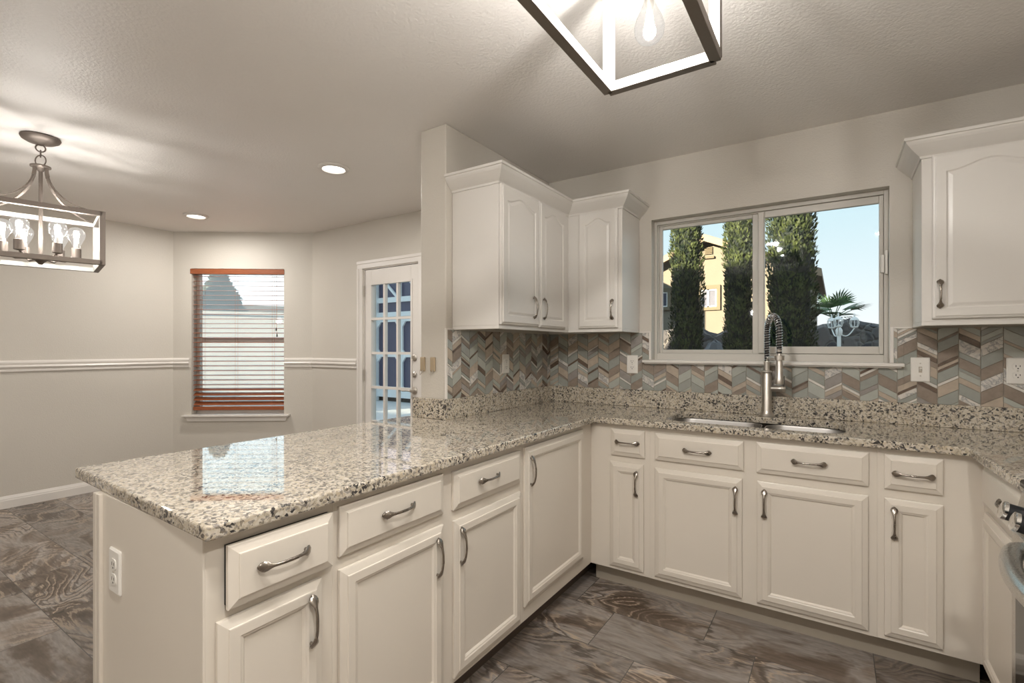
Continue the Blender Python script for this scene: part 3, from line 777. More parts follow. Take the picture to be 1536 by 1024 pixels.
# ------------------------------------------------------------------ chevron tile backsplash
def clip(poly, a, b, c):
    """keep points with a*u+b*z<=c"""
    out = []
    for i in range(len(poly)):
        p, q = poly[i], poly[(i + 1) % len(poly)]
        dp, dq = a * p[0] + b * p[1] - c, a * q[0] + b * q[1] - c
        if dp <= 0: out.append(p)
        if dp * dq < 0: t = dp / (dp - dq); out.append((p[0] + (q[0] - p[0]) * t, p[1] + (q[1] - p[1]) * t))
    return out
def chevron(m, F, rects, u_joint, cw, up_first, seed, slope=.58):
    g = .0011
    umin, umax = min(r[0] for r in rects), max(r[1] for r in rects)
    k0 = math.floor((umin - u_joint) / cw); k1 = math.ceil((umax - u_joint) / cw)
    for k in range(k0, k1):
        rr = random.Random(seed * 1000 + k); ua, ub = u_joint + k * cw, u_joint + (k + 1) * cw
        up = (k % 2 == 0) == up_first; z = .90 + rr.uniform(-.05, .0); last = -1
        while z < 1.45:
            r = rr.random()
            if r < .40: hgt = rr.uniform(.046, .060); mi = rr.choices([0, 1, 2, 3, 4, 7], [32, 12, 20, 14, 16, 6])[0]
            elif r < .72: hgt = rr.uniform(.022, .032); mi = rr.choices([0, 1, 2, 3, 4, 5, 7], [22, 12, 20, 20, 6, 10, 10])[0]
            else: hgt = rr.uniform(.010, .016); mi = rr.choices([6, 5, 0, 3], [45, 20, 15, 20])[0]
            if mi == last: mi = (mi + 2) % 4
            last = mi
            dz = slope * cw; za, zb_ = (z, z + dz) if up else (z + dz, z)
            poly = [(ua + g, za + g), (ub - g, zb_ + g), (ub - g, zb_ + hgt - g), (ua + g, za + hgt - g)]
            for (r0, r1, q0, q1) in rects:
                pl = clip(clip(clip(clip(poly, 1, 0, r1), -1, 0, -r0), 0, 1, q1), 0, -1, -q0)
                if len(pl) >= 3:
                    top = .0085 + rr.uniform(0, .0012); cu = sum(p[0] for p in pl) / len(pl); cz = sum(p[1] for p in pl) / len(pl)
                    m.loft([[F.p(u, zz, .004) for u, zz in pl], [F.p(u, zz, top - .0008) for u, zz in pl],
                            [F.p(u + (cu - u) * .02, zz + (cz - zz) * .03, top) for u, zz in pl]], mi, True, False, True)
            z += hgt
TB, TT = 1.020, 1.379
bs = thing('tile_backsplash', 'chevron mosaic tile backsplash on the short stub wall', 'backsplash', (-1.69, 2.4, 1.02), 'chevron tile backsplashes')
m = MB(); m.fbox(FS, 1.937, 3.043, TB, TT, 0.0002, .005); m.build('grout', M['grout'], bs)
m = MB(); chevron(m, FS, [(1.937, 3.034, TB, TT)], 1.979, .0727, True, 3); m.build('tiles', TILE, bs)
for q in ((1.925, 1.938, TB, TT + .008), (1.938, 1.984, TT, TT + .008)): m = MB(); m.fbox(FS, *q, .0002, .011); m.build('edge_trim', M['white'], bs, .002)
bs = thing('tile_backsplash', 'chevron mosaic tile backsplash along the window wall', 'backsplash', (-.3, WY, 1.02), 'chevron tile backsplashes')
m = MB()
rects = [(-1.681, -.977, TB, TT), (-.977, .236, TB, 1.186), (.236, 1.095, TB, TT)]
for r in rects: m.fbox(FW, r[0], r[1], r[2], r[3], .0002, .005)
m.build('grout', M['grout'], bs)
m = MB(); chevron(m, FW, [(-1.681, -1.010, TB, TT), (-1.010, -.977, 1.212, TT), (-1.010, .275, TB, 1.185), (.236, .275, 1.212, TT), (.275, 1.095, TB, TT)], -1.02, .0747, False, 11); m.build('tiles', TILE, bs)
for q in ((.222, .236, 1.211, TT + .008), (.236, .307, TT, TT + .008), (-.977, -.966, 1.211, TT + .008), (-1.039, -.977, TT, TT + .008)): m = MB(); m.fbox(FW, *q, .0002, .011); m.build('edge_trim', M['white'], bs, .002)

# ------------------------------------------------------------------ outlets, switch, hooks
def rr2(F, u0, u1, z0, z1, r, n): return [F.p(x, y, n) for x, y in rrect(u0, u1, z0, z1, r, 4)]
def outlet(label, F, u, z, n):
    o = thing('wall_outlet', label, 'outlet', F.p(u, z, n), 'white duplex outlets')
    m = MB(); m.loft([rr2(F, u - .036, u + .036, z - .058, z + .058, .004, n), rr2(F, u - .036, u + .036, z - .058, z + .058, .004, n + .003), rr2(F, u - .032, u + .032, z - .054, z + .054, .004, n + .006)], 0, True, True, True)
    m.build('plate', M['plate'], o)
    for s_ in (-1, 1):
        zc = z + s_ * .0195; m = MB()
        m.loft([rr2(F, u - .017, u + .017, zc - .0145, zc + .0145, .010, n + .004), rr2(F, u - .017, u + .017, zc - .0145, zc + .0145, .010, n + .0078)], 0, True, False, True)
        for du, hh in ((-.0065, .0045), (.0065, .0036)): m.fbox(F, u + du - .0012, u + du + .0012, zc + .002 - hh, zc + .002 + hh, n + .0072, n + .0081, 1)
        m.lathe(F.p(u, zc - .0085, n + .0074), [(.0026, 0), (.0026, .0007)], 10, F.n, 1)
        m.build('receptacle', [M['plate'], M['dark']], o)
    m = MB(); m.lathe(F.p(u, z, n + .006), [(.003, 0), (.0025, .001), (0, .0012)], 10, F.n); m.build('screw', M['nickel'], o)
outlet('white outlet on the stub wall tiles under the double-door wall cabinet', FS, 2.472, 1.187, .0105)
outlet('white outlet on the tiles left of the kitchen window', FW, -1.083, 1.180, .0105)
outlet('white outlet on the tiles near the range, right of the light switch', FW, .668, 1.183, .0105)
FE = Frame((0, .508, 0), (1, 0, 0), (0, -1, 0))
outlet('white outlet low on the end panel of the peninsula', FE, -1.592, .694, .0004)
o = thing('light_switch', 'white toggle light switch on tiles right of the kitchen window', 'light switch', FW.p(.336, 1.18, .0105))
m = MB(); u, z, n = .336, 1.181, .0105
m.loft([rr2(FW, u - .036, u + .036, z - .058, z + .058, .004, n), rr2(FW, u - .036, u + .036, z - .058, z + .058, .004, n + .003), rr2(FW, u - .032, u + .032, z - .054, z + .054, .004, n + .006)], 0, True, True, True); m.build('plate', M['plate'], o)
m = MB(); m.fbox(FW, u - .0065, u + .0065, z - .014, z + .014, n + .005, n + .0068, 1); m.prism(Frame(FW.p(u - .004, 0, n + .006), (0, -1, 0), (1, 0, 0)), [(0, z - .006), (.012, z + .004), (.012, z + .010), (0, z + .006)], 0, .008); m.build('toggle', [M['plate'], M['toe']], o)
for dz in (-.030, .030): m = MB(); m.lathe(FW.p(u, z + dz, n + .006), [(.003, 0), (.0025, .001), (0, .0012)], 10, FW.n); m.build('screw', M['nickel'], o)
FPL = Frame((0, 1.936, 0), (1, 0, 0), (0, -1, 0))
for u, lab in ((-1.847, 'small tan key hook on the wall stub end, nearer the glazed door'), (-1.775, 'small tan key hook on the wall stub end, nearer the tiles')):
    o = thing('key_hook', lab, 'hook', FPL.p(u, 1.20, .001), 'tan key hooks')
    m = MB(); m.fbox(FPL, u - .016, u + .016, 1.160, 1.236, .0003, .012); m.build('base', M['hook'], o, .004)
    m = MB(); m.tube([FPL.p(u - .014 + .024 * i / 10, 1.168 - .026 * math.sin(PI * i / 10), .014 + .012 * math.sin(PI * i / 10)) for i in range(11)], .0018, 6); m.build('wire_hook', M['nickel'], o)

# ------------------------------------------------------------------ range
rg = thing('range', 'stainless steel range with black knobs beside the right-hand corner cabinet', 'range', (.75, 1.53, 0))
m = MB(); m.box(.455, 1.09, 1.157, 1.917, .02, .895); m.build('body', M['steel'], rg, .004)
m = MB(); m.box(.425, 1.09, 1.155, 1.919, .896, .922); m.build('cooktop', M['blackglass'], rg, .008)
FG = Frame((0, 0, 0), (0, 1, 0), (-1, 0, 0))
m = MB(); m.prism(Frame((0, 1.157, 0), (1, 0, 0), (0, 1, 0)), [(.455, .79), (.424, .79), (.416, .815), (.430, .888), (.455, .893)], 0, .760); m.build('control_panel', M['steel'], rg, .003)
kn = Vector((-.96, 0, .27)).normalized()
for ky in (1.815, 1.712, 1.537, 1.362, 1.255):
    kc = Vector((.4215, ky, .838))
    m = MB(); m.lathe(kc, [(.027, 0), (.027, .010), (.020, .014)], 24, kn, 1); m.lathe(kc, [(.021, .012), (.0235, .016), (.0225, .048)], 24, kn, 0); m.lathe(kc, [(.0235, .046), (.0245, .047), (.0240, .055), (.019, .057), (0, .057)], 24, kn, 1)
    m.build('knob', [M['black'], M['chrome']], rg)
m = MB(); m.box(.408, .455, 1.163, 1.911, .215, .782); od = m.build('oven_door', M['steel'], rg, .006); ORG[od.name] = ORG[rg.name]
m = MB(); m.box(.405, .412, 1.22, 1.86, .30, .66); m.build('oven_window', M['blackglass'], od, .002)
m = MB(); pts = []
for i in range(21):
    t = i / 20; pts.append((.392 - .048 * math.sin(PI * t) ** .8, 1.80 - .53 * t, .752 + .0 * t))
m.tube([(.412, 1.815, .755)] + pts + [(.412, 1.255, .755)], [.020] + [.022] * 21 + [.020], 14); m.build('oven_handle', M['steel'], od)
m = MB(); m.box(.412, .455, 1.163, 1.911, .03, .205); m.build('storage_drawer', M['steel'], rg, .005)

# ------------------------------------------------------------------ ceiling fixtures
def bulb(label, cx, cy, zb, up, parent=None, name='light_bulb', watts=6.0, k=1.0, group=None):
    """teardrop filament bulb; zb = socket end, up = +1 stands, -1 hangs"""
    o = thing(name, label, 'light bulb', (cx, cy, zb), group) if parent is None else parent
    m = MB(); prof = [(.013, 0), (.014, .010), (.020, .026), (.031, .055), (.0355, .075), (.033, .095), (.024, .110), (.010, .118), (0, .119)]
    m.lathe((cx, cy, zb), [(r * k * 1.15, t * k) for r, t in prof], 20, (0, 0, up)); g = m.build('envelope', M['bulb'], o); 
    m = MB()
    for i in range(6):
        a = 2 * PI * i / 6; c_, s_ = math.cos(a), math.sin(a)
        m.tube([(cx + .006 * c_ * k, cy + .006 * s_ * k, zb + up * .030 * k), (cx + .014 * c_ * k, cy + .014 * s_ * k, zb + up * .085 * k)], .0016 * k, 5)
    m.build('filament', M['filament'], o)
    m = MB(); m.lathe((cx, cy, zb), [(.012 * k, -.004), (.013 * k, .012 * k), (.008 * k, .03 * k), (0, .031 * k)], 14, (0, 0, up)); m.build('cap', M['nickel'], o)
    lp = lamp('bulb_light', 'POINT', (cx, cy, zb + up * .065 * k), watts, WARM, shadow_soft_size=.018)
    return o
def downlight(label, x, y, group, watts=CAN_W):
    o = thing('recessed_light', label, 'ceiling light', (x, y, H), group)
    m = MB(); m.lathe((x, y, H - .0005), [(.098, 0), (.098, .004), (.090, .012), (.072, .014), (.067, .006), (.067, .0)], 40, (0, 0, -1), cap=False); m.build('trim_ring', M['white'], o)
    m = MB(); m.lathe((x, y, H - .001), [(.0665, 0), (.0665, .004), (.05, .0065), (0, .0075)], 36, (0, 0, -1)); m.build('lens', M['diffuser'], o)
    lamp('can_light', 'AREA', (x, y, H - .018), watts, WARM, (0, 0, 0), shape='DISK', size=.13)
downlight('round recessed ceiling light nearer the wall stub', -2.714, 2.015, 'recessed ceiling lights')
downlight('round recessed ceiling light nearer the bay window', -4.702, 2.073, 'recessed ceiling lights')

# chandelier
cc = Vector((-3.672, .828, 0)); Ld = Vector((.209, .978, 0)).normalized(); Sd = Vector((.978, -.209, 0)).normalized()
ch = thing('chandelier', 'brushed nickel open-box chandelier hanging over the dining floor', 'chandelier', (cc.x, cc.y, H))
m = MB(); m.lathe((cc.x, cc.y, H - .0005), [(.082, 0), (.086, .006), (.080, .018), (.060, .030), (.020, .038), (.010, .046), (0, .047)], 32, (0, 0, -1)); m.build('canopy', M['chandelier'], ch)
m = MB()
def ring(m, c, r, ax, t=.0035):
    e1 = Vector(ax).normalized(); e2 = Vector((0, 0, 1)); pts = [Vector(c) + (e1 * math.cos(2 * PI * i / 18) + e2 * math.sin(2 * PI * i / 18)) * r for i in range(19)]
    m.tube(pts, t, 7)
ring(m, (cc.x, cc.y, H - .062), .020, Ld); ring(m, (cc.x, cc.y, H - .092), .018, Sd); ring(m, (cc.x, cc.y, H - .130), .030, (.834, .551, 0), .003)
m.build('chain', M['chandelier'], ch)
m = MB(); m.lathe((cc.x, cc.y, 2.290), [(.010, .010), (.030, .004), (.044, 0), (.044, -.008), (.020, -.014), (.012, -.03), (0, -.03)], 28); m.tube([(cc.x, cc.y, 2.30), (cc.x, cc.y, 1.775)], .009, 12); m.build('stem', M['chandelier'], ch)
HA, HB, ZB, ZT, BWD = .248, .186, 1.762, 2.036, .026
m = MB(); cor = [(-1, -1), (1, -1), (1, 1), (-1, 1)]
P3 = lambda a, b_, z: (cc.x + Ld.x * a + Sd.x * b_, cc.y + Ld.y * a + Sd.y * b_, z)
for i in range(4):
    a, b_ = cor[i]; c_, d_ = cor[(i + 1) % 4]
    for z in (ZB, ZT): m.bar(P3(a * HA, b_ * HB, z), P3(c_ * HA, d_ * HB, z), BWD)
    m.bar(P3(a * HA, b_ * HB, ZB - BWD / 2), P3(a * HA, b_ * HB, ZT + BWD / 2), BWD, BWD, (Ld.x, Ld.y, 0))
m.face_in((cc.x, cc.y, (ZB + ZT) / 2)); m.build('box_frame', [M['chandelier'], M['fixture_lit']], ch, .0015)
for a, b_ in cor:
    m = MB(); pts = []
    for i in range(15):
        t = i / 14; rr_ = .030 / .32 + (1 - .030 / .32) * (t ** 1.9); pts.append(P3(a * HA * rr_, b_ * HB * rr_, 2.282 - (2.282 - ZT - .01) * (1 - (1 - t) ** 1.6)))
    for i in range(14): m.bar(pts[i], pts[i + 1], .016, .005, (0, 0, 1))
    m.build('curved_arm', M['chandelier'], ch)
m = MB(); m.lathe((cc.x, cc.y, 1.772), [(.036, .012), (.036, 0), (.018, -.012), (.008, -.026), (0, -.027)], 24); m.build('hub', M['chandelier'], ch)
for i in range(6):
    a = 2 * PI * i / 6 + math.radians(14); bx_, by_ = cc.x + .148 * math.cos(a), cc.y + .148 * math.sin(a)
    m = MB(); m.tube([(cc.x + .03 * math.cos(a), cc.y + .03 * math.sin(a), 1.778), (cc.x + .10 * math.cos(a), cc.y + .10 * math.sin(a), 1.772), (bx_, by_, 1.800)], .005, 8)
    m.lathe((bx_, by_, 1.800), [(.010, -.004), (.022, 0), (.022, .052), (.019, .054), (0, .054)], 18); ar = m.build('socket_arm', M['chandelier'], ch); 
    bulb('clear filament bulb standing in the chandelier', bx_, by_, 1.855, 1, watts=BULB_W, k=1.0, group='chandelier bulbs')

# kitchen pendant
PX0, PX1, PY0, PY1, PZ0, PZ1 = -.599, -.282, .70, 1.462, 2.100, 2.405
pd_ = thing('lantern_pendant', 'brushed nickel open lantern light hanging from the kitchen ceiling', 'pendant light', ((PX0 + PX1) / 2, (PY0 + PY1) / 2, H))
m = MB(); bw = .030
for z in (PZ0, PZ1):
    for y in (PY0, PY1): m.bar((PX0, y, z), (PX1, y, z), bw)
    for x in (PX0, PX1): m.bar((x, PY0, z), (x, PY1, z), bw)
for x in (PX0, PX1):
    for y in (PY0, PY1): m.bar((x, y, PZ0), (x, y, PZ1), bw, bw, (0, 1, 0))
m.face_in(((PX0 + PX1) / 2, (PY0 + PY1) / 2, (PZ0 + PZ1) / 2)); m.build('lantern_frame', [M['fixture'], M['fixture_lit']], pd_, .002)
xm, ym = (PX0 + PX1) / 2, (PY0 + PY1) / 2
m = MB(); m.box(xm - .05, xm + .05, ym - .22, ym + .22, H - .016, H - .0005); m.build('canopy', M['fixture'], pd_, .006)
m = MB()
for y in (ym - .15, ym + .15): m.tube([(xm, y, H - .03), (xm, y, PZ1 - .005)], .008, 12)
m.bar((xm, PY0, PZ1), (xm, PY1, PZ1), .026); m.build('stem', M['fixture'], pd_)
for y in (1.372, 1.081, .790):
    m = MB(); m.tube([(xm, y, PZ1), (xm, y, 2.32)], .006, 10); m.lathe((xm, y, 2.325), [(.022, 0), (.022, .040), (.018, .046), (0, .046)], 20, (0, 0, -1)); m.build('socket', M['fixture'], pd_)
    bulb('clear filament bulb hanging in the kitchen lantern', xm, y, 2.268, -1, watts=PENDANT_W, k=1.04, group='pendant bulbs')
# unseen fill lights added to brighten the room: ceiling cans and globes
for x, y, wt in ((-.62, .15, 15.0), (.40, .10, 24.0)): downlight('round recessed fill light added out of view above the camera', x, y, 'added recessed fill lights', wt)
for x, y, lab in ((-1.0, -1.7, 'white glass globe lamp added for fill light behind the camera, nearer the kitchen'), (-3.7, -1.7, 'white glass globe lamp added for fill light behind the camera, nearer the dining wall')):
    o = thing('fill_globe', lab, 'pendant light', (x, y, H), 'added fill globes')
    m = MB(); m.lathe((x, y, H - .0005), [(.06, 0), (.06, .015), (.01, .025), (0, .025)], 24, (0, 0, -1)); m.tube([(x, y, H - .02), (x, y, 1.93)], .006, 8); m.build('rod', M['fixture'], o)
    m = MB(); m.lathe((x, y, 1.80), [(.15 * math.sin(PI * k / 16), -.15 * math.cos(PI * k / 16)) for k in range(17)], 28); m.build('globe', M['globe'], o)
    lamp('globe_fill_light', 'POINT', (x, y, 1.80), FILL_GLOBE_W, WARM, shadow_soft_size=.05)

# ------------------------------------------------------------------ outside
def at(u, y):
    """world x of pixel column u at depth plane y"""
    yaw = math.radians(33.44); f = 736.0; k = (u - 768) / f
    rx, ry = -math.sin(yaw) + math.cos(yaw) * k, math.cos(yaw) + math.sin(yaw) * k
    return rx / ry * y, y / ry
def zat(v, depth): return 1.285 - (v - 521.5) / 736.0 * depth
m = MB(); m.box(-30, 25, WY + .16, 40, -.25, -.12); m.box(-30, XL - .16, -10, WY + .16, -.25, -.12)
struct(m.build('ground', M['dirt']), 'gravel yard outside the kitchen window', 'ground')
# own roof and outer wall, plus unseen gable and walls added for shade
m = MB()
def gable(m, x0, x1, y0, yr, y1, ze, zr):
    v = [(x0, y0, ze), (x0, yr, zr), (x0, y1, ze), (x1, y0, ze), (x1, yr, zr), (x1, y1, ze)]
    m.add(v, [(0, 1, 4, 3), (1, 2, 5, 4), (0, 3, 5, 2), (0, 2, 1), (3, 4, 5)])
gable(m, XL - .45, XR + 6, -7, -1.2, WY + .55, 2.60, 5.60)
gable(m, -9.0, XL - .46, -8, -3.4, .6, 2.60, 6.00)  # unseen west gable, added so its shadow falls on the trees
struct(m.build('roof', M['rooftile']), 'tiled roof of the house itself, with an unseen west gable added for its shadow', 'roof')
m = MB(); m.box(-14.5, XR + 5.5, -6.2, -6.0, 0, 2.6); m.box(-10.2, XL - .2, -.1, .1, 0, 2.62); m.box(-14.5, -12.1, -.6, -.1, 0, 5.0); struct(m.build('wall_exterior_sun_blocks', M['stucco']), 'outer stucco wall of the house itself, with unseen walls added to shade the shed', 'wall')  # the two nearer walls are added only to keep sun off the shed

def cypress(u, y, rad, top, label, seed):
    x, dep = at(u, y); rr = random.Random(seed)
    t = thing('cypress_tree', label, 'tree', (x, y, -.12), 'cypress trees')
    m = MB(); m.tube([(x, y, -.12), (x, y, top * .9)], [.10, .03], 10); m.build('trunk', M['bark'], t)
    def rz(z):
        q = (z + .1) / (top + .1)
        return rad * min(1.0, .55 + 2.2 * q) * (1 - max(0, (q - .62) / .38) ** 1.7 * .92)
    m = MB()
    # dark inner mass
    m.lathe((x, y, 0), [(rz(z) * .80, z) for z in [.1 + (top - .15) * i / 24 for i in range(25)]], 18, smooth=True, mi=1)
    n = int(15000 * rad / .45)
    for i in range(n):
        z = rr.uniform(.3, top); a = rr.uniform(0, 2 * PI)
        lump = 1 + .10 * math.sin(a * 3 + z * 2.3 + seed) + .07 * math.sin(a * 5 - z * 5)
        r = rz(z) * lump * rr.uniform(.80, 1.03)
        p = Vector((x + r * math.cos(a), y + r * math.sin(a), z))
        o_ = Vector((math.cos(a), math.sin(a), 0)); up = (Vector((0, 0, 1)) + o_ * rr.uniform(.15, .9) + Vector((rr.uniform(-.4, .4), rr.uniform(-.4, .4), 0))).normalized()
        sd = up.cross(o_ + Vector((rr.uniform(-.7, .7), rr.uniform(-.7, .7), rr.uniform(-.3, .3)))).normalized()
        L = rr.uniform(.05, .11); wd = rr.uniform(.012, .026)
        m.add([p, p + up * L * .5 + sd * wd, p + up * L, p + up * L * .5 - sd * wd], [(0, 1, 2, 3)], 0)
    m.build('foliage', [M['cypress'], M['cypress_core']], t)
cypress(1030, 11.5, .330, 5.6, 'slender cypress seen at the left of the left window pane', 1)
cypress(1109, 11.5, .285, 5.8, 'slender cypress at the right of the left window pane', 2)
cypress(1187, 11.3, .410, 6.2, 'thickest cypress, seen in the right window pane', 3)

# rock wall, boulder
m = MB(); rr = random.Random(5); N = 60; xs = [-9 + 15 * i / N for i in range(N + 1)]
tops = [1.80 + .10 * math.sin(i * .9) + rr.uniform(-.06, .06) for i in range(N + 1)]
prof = []
for i in range(N + 1):
    prof.append([(xs[i], 13.0 + rr.uniform(-.06, .06), -.2), (xs[i], 13.05 + rr.uniform(-.08, .08), .8), (xs[i], 13.1 + rr.uniform(-.08, .08), tops[i] - .08), (xs[i], 13.25, tops[i]), (xs[i], 13.7, tops[i] - .02), (xs[i], 13.7, -.2)])
m.loft(prof, 0, True, True, True)
props(m.build('rock_wall', M['rock']), 'dark dry-stone retaining wall behind the cypress trees', 'stone wall')
def rock(label, x, y, z, sx, sy, sz, seed):
    rr = random.Random(seed); m = MB(); rings = []
    for j in range(9):
        th = PI * j / 8; ring_ = []
        for i in range(16):
            a = 2 * PI * i / 16; k = 1 + rr.uniform(-.10, .10)
            ring_.append((x + sx * math.sin(th) * math.cos(a) * k, y + sy * math.sin(th) * math.sin(a) * k, z - sz * math.cos(th) * (1 + rr.uniform(-.05, .05))))
        rings.append(ring_)
    m.loft(rings, 0, True, True, True)
    props(m.build('boulder', M['boulder']), label, 'rock')
bx, dep = at(1066, 12.0); rock('pale grey boulder between the two slender cypresses', bx, 12.45, .6, .36, .28, .86, 4)

# palm
px_, dep = at(1251, 14.6); zc = zat(476, dep)
pt = thing('palm_tree', 'small fan palm beyond the stone wall in the right window pane', 'tree', (px_, 14.65, -.12))
m = MB(); m.tube([(px_, 14.65, -.12), (px_ + .02, 14.65, zc - .05)], [.12, .09], 10); m.build('trunk', M['bark'], pt)
for i in range(15):
    a = 2 * PI * i / 15 + rr.uniform(-.2, .2); el = rr.uniform(-.25, 1.1); c0 = Vector((px_, 14.65, zc))
    dv = Vector((math.cos(a) * math.cos(el), math.sin(a) * math.cos(el), math.sin(el))); Ls = rr.uniform(.30, .48)
    m = MB(); hub_ = c0 + dv * Ls; m.tube([c0, hub_], [.012, .008], 6)
    sd = dv.cross(Vector((0, 0, 1))).normalized(); nm = sd.cross(dv).normalized()
    for k in range(13):
        t = -1.25 + 2.5 * k / 12; lf = .50 * (1 - .18 * abs(t)); dd = (dv * math.cos(t) + sd * math.sin(t)).normalized(); q = dd.cross(nm).normalized()
        t1 = hub_ + dd * lf * .6 + nm * .01; t2 = hub_ + dd * lf - Vector((0, 0, .05))
        m.add([hub_ + q * .004, hub_ - q * .004, t1 - q * .024, t2, t1 + q * .024], [(0, 1, 2, 4), (4, 2, 3)], 0)
    m.build('frond', M['palm'], pt)

# yard lamp
lx, dep = at(1258.5, 10.6); ly = 10.6
lp_ = thing('yard_lamp_post', 'white triple-lantern lamp post in the yard by the palm', 'lamp post', (lx, ly, -.12))
m = MB(); m.tube([(lx, ly, -.12), (lx, ly, 1.52)], [.035, .030], 12); m.lathe((lx, ly, 1.50), [(.030, 0), (.050, .03), (.055, .10), (.035, .14), (.02, .16), (.03, .19), (0, .21)], 14); m.build('post', M['lampwhite'], lp_)
rdx = Vector((math.cos(math.radians(33.44)), math.sin(math.radians(33.44)), 0)); rdy = Vector((-rdx.y, rdx.x, 0))
for ang in (-6, 82, 234):
    dv = rdx * math.cos(math.radians(ang)) + rdy * math.sin(math.radians(ang)); c0 = Vector((lx, ly, 1.56)); e_ = Vector((lx, ly, 1.64)) + dv * .26
    m = MB(); m.tube([c0 + dv * (.26 * i / 10) + Vector((0, 0, .08 * i / 10 - .10 * math.sin(PI * i / 10))) for i in range(11)], .010, 8); m.build('arm', M['lampwhite'], lp_)
    m = MB(); m.lathe(e_, [(.02, 0), (.055, .012), (.060, .03)], 12, cap=True); m.lathe(e_, [(.072, .140), (.064, .156), (.034, .19), (.010, .20), (.014, .22), (.004, .26), (0, .265)], 12)
    for k in range(8):
        a = 2 * PI * k / 8; m.tube([e_ + Vector((.052 * math.cos(a), .052 * math.sin(a), .025)), e_ + Vector((.070 * math.cos(a), .070 * math.sin(a), .085)), e_ + Vector((.066 * math.cos(a), .066 * math.sin(a), .145))], .005, 5)
    ln = m.build('lantern', M['lampwhite'], lp_); ORG[ln.name] = ORG[lp_.name]
    m = MB(); m.lathe(e_, [(.048, .028), (.064, .085), (.061, .142)], 14, cap=False); m.build('lantern_glass', M['lampglass'], ln)

# neighbour house
HY = 16.0
def hp2(u, v):
    x, dep = at(u, HY); return x, zat(v, dep)
hs = thing('neighbour_house', 'sunlit yellow stucco house with gable roof beyond the cypresses', 'house', (at(1090, HY)[0], HY, -.12))
FH = Frame((0, HY, 0), (1, 0, 0), (0, -1, 0))
pk = hp2(1061, 357); er = hp2(1233, 408); sl = (pk[1] - er[1]) / (er[0] - pk[0]); xl = pk[0] - (er[0] - pk[0]) * 1.0; zl = pk[1] - sl * (pk[0] - xl)
ex1 = er[0] - .30; ex0 = xl + .30
m = MB(); m.prism(FH, [(ex0, -.12), (ex1, -.12), (ex1, er[1] + sl * .30 - .1), (pk[0], pk[1] - .1), (ex0, zl + sl * .30 - .1)], -7, 0); m.build('walls', M['stucco'], hs)
m = MB()
for (xa, za, xb, zb_) in ((xl, zl, pk[0], pk[1]), (pk[0], pk[1], er[0], er[1])):
    m.prism(FH, [(xa, za - .10), (xb, zb_ - .10), (xb, zb_ + .05), (xa, za + .05)], -7.4, .42)
m.build('roof', M['rooftile'], hs)
m = MB()
for (xa, za, xb, zb_) in ((xl, zl, pk[0], pk[1]), (pk[0], pk[1], er[0], er[1])):
    m.prism(FH, [(xa, za - .17), (xb, zb_ - .17), (xb, zb_ + .02), (xa, za + .02)], .42, .47)
m.build('fascia', M['fascia'], hs)
a = hp2(1058.5, 382); b_ = hp2(1068, 370); m = MB(); m.fbox(FH, a[0], b_[0], a[1], b_[1], 0, .03)
for k in range(5): zz = a[1] + (b_[1] - a[1]) * (k + .5) / 5; m.fbox(FH, a[0] - .02, b_[0] + .02, zz - .02, zz + .01, .03, .07)
m.build('gable_vent', M['stuccotrim'], hs)
a = hp2(1054, 389); b_ = hp2(1072, 384); m = MB(); m.fbox(FH, a[0], b_[0], a[1], b_[1], 0, .10); m.build('ledge', M['stuccotrim'], hs)
for (u0, v1, u1, v0) in ((1047, 427, 1081, 466), (976, 432, 1007, 466)):
    a = hp2(u0, v0); b_ = hp2(u1, v1); m = MB(); rect_frame(m, FH, a[0], b_[0], a[1], b_[1], .10, .10, .10, .12, 0, .09); wf = m.build('window', M['stuccotrim'], hs); ORG[wf.name] = ORG[hs.name]
    m = MB(); rect_frame(m, FH, a[0] + .10, b_[0] - .10, a[1] + .10, b_[1] - .12, .04, .04, .04, .04, .0, .05); xm_ = a[0] + (b_[0] - a[0]) * .47; m.fbox(FH, xm_ - .03, xm_ + .03, a[1] + .1, b_[1] - .12, 0, .05); m.build('sash', M['lampwhite'], wf)
    m = MB(); m.fbox(FH, a[0] + .10, b_[0] - .10, a[1] + .10, b_[1] - .12, .0, .02); m.build('pane', M['housewindow'], wf)

# yard to the west: pale block wall, hazy tree, neighbour roof
Fwest = Frame((-9.6, 5.0, 0), (.532, .847, 0), (.847, -.532, 0))
m = MB(); m.fbox(Fwest, -9, 1.4, -.12, 1.92, -.2, 0); m.fbox(Fwest, -9, 1.4, 1.92, 1.98, -.24, .04)
props(m.build('block_wall', M['blockwall']), 'pale block wall outside the dining window', 'garden wall')
def leafy(name, label, c, sx, sz, n, mat, seed, group=None):
    rr = random.Random(seed); t = thing(name, label, 'tree', (c[0], c[1], -.12), group)
    m = MB(); m.tube([(c[0], c[1], -.12), (c[0], c[1], c[2])], [.12, .06], 8); m.build('trunk', M['bark'], t)
    m = MB()
    for i in range(n):
        q = rr.uniform(-1, 1); a = rr.uniform(0, 2 * PI); rad = (.06 + .62 * (1 - q)) * (.85 + .3 * rr.random())
        p = Vector((c[0] + sx * rad * math.cos(a), c[1] + sx * rad * math.sin(a), c[2] + sz * q))
        u_ = Vector((rr.uniform(-1, 1), rr.uniform(-1, 1), rr.uniform(-1, 1))).normalized(); v_ = u_.orthogonal().normalized(); L = rr.uniform(.08, .16)
        m.add([p, p + u_ * L * .5 + v_ * L * .35, p + u_ * L, p + u_ * L * .5 - v_ * L * .35], [(0, 1, 2, 3)])
    m.build('foliage', mat, t)
leafy('garden_tree', 'hazy grey-green tree beyond the pale block wall', (-12.45, 6.0, 2.35), 0.62, 0.76, 4200, M['hazetree'], 8)
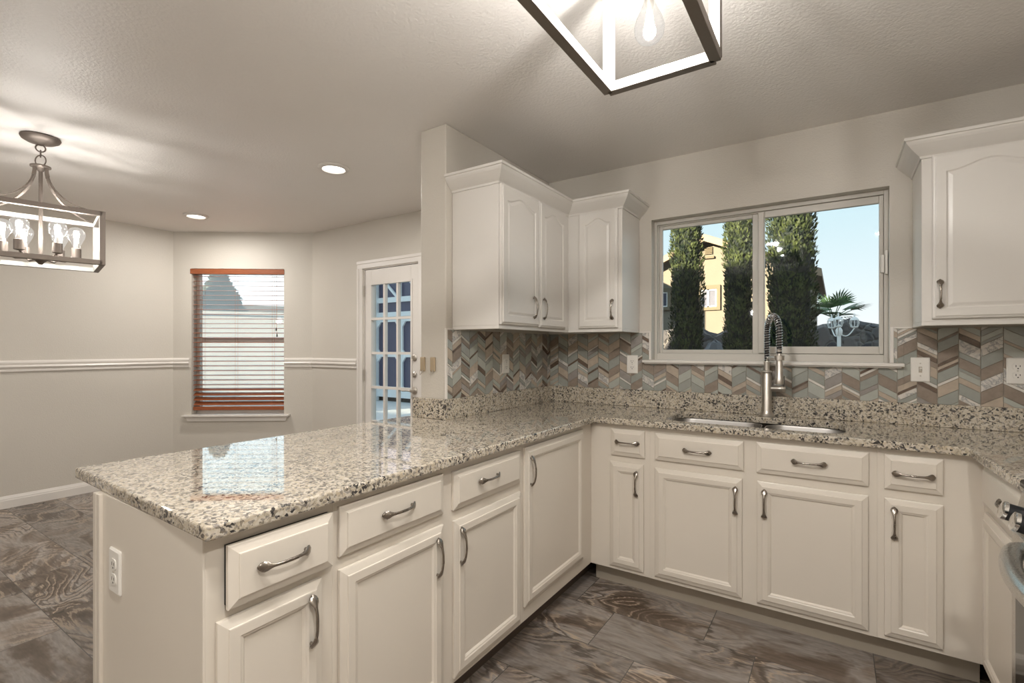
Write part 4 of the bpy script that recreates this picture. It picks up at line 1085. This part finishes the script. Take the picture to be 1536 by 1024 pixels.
nh = thing('distant_house', 'low roofed house beyond the pale block wall', 'house', (-15.5, 9.6, -.12))
m = MB(); m.fbox(Fwest, -.8, 3.5, -.12, 2.05, -8.5, -5.5); m.build('walls', M['stucco'], nh)
m = MB(); m.loft([[Fwest.p(-1.2, 2.0, -5.1), Fwest.p(-1.2, 2.65, -7.0), Fwest.p(-1.2, 2.0, -8.9)], [Fwest.p(3.7, 2.0, -5.1), Fwest.p(3.7, 2.65, -7.0), Fwest.p(3.7, 2.0, -8.9)]], 0, True, True, True); m.build('roof', M['rooftile'], nh)

# navy garden shed beyond the glazed door
sh = thing('garden_shed', 'navy board shed with white posts and rails outside the glazed door', 'shed', (-9.4, 9.0, -.12))
KS = 1.48
class ShedFrame(Frame):
    def p(s_, u, z, n): return Vector((u * KS, 6.0 * KS - n * KS, 1.285 + (z - 1.285) * KS))
FD = ShedFrame((0, 0, 0), (1, 0, 0), (0, -1, 0))
m = MB(); m.fbox(FD, -7.05, -4.2, .42, 3.3, -2.2, -.035); m.build('boards', M['navy'], sh)
m = MB(); m.fbox(FD, -7.07, -4.18, .345, .42, -2.2, -.05); m.build('base', M['dark'], sh)
m = MB(); m.fbox(FD, -6.98, -6.84, .345, 3.3, -.03, .12); m.build('corner_post', M['shedwhite'], sh)
m = MB()
xs = [-6.84 + .56 * i for i in range(6)]
for i in range(1, 5): m.fbox(FD, xs[i] - .055, xs[i] + .055, .44, 1.82, -.035, 0)
for (a, b_) in ((.42, .56), (1.83, 1.91), (2.08, 2.17), (1.74, 1.80)): m.fbox(FD, -6.84, -4.2, a, b_, -.035, .004)
m.fbox(FD, -6.84, -4.2, 1.125, 1.195, -.034, -.004)
for i in range(5):
    a = xs[i] + (.0 if i == 0 else .055); b_ = xs[i + 1] - .055
    for (q0, q1) in ((.56, 1.125), (1.195, 1.74)):
        for (cx, sx) in ((a, 1), (b_, -1)):
            m.prism(FD, [(cx, q1), (cx + sx * .07, q1), (cx, q1 - .09)], -.035, -.002)
            m.prism(FD, [(cx, q0), (cx + sx * .05, q0), (cx, q0 + .06)], -.035, -.002)
    m.prism(FD, [(b_ - .06, 2.17), (b_ - .0, 2.17), (a + .12, 2.52), (a + .06, 2.52)], -.035, 0.002)
    m.fbox(FD, b_ - .02, b_ + .07, 2.17, 3.3, -.035, 0)
m.build('white_trim', M['shedwhite'], sh)
m = MB(); m.box(-11.5, -3.0, WY + .17, 9.6, -.118, -.105); struct(m.build('patio_slab', M['concrete']), 'pale concrete patio outside the glazed door', 'patio')
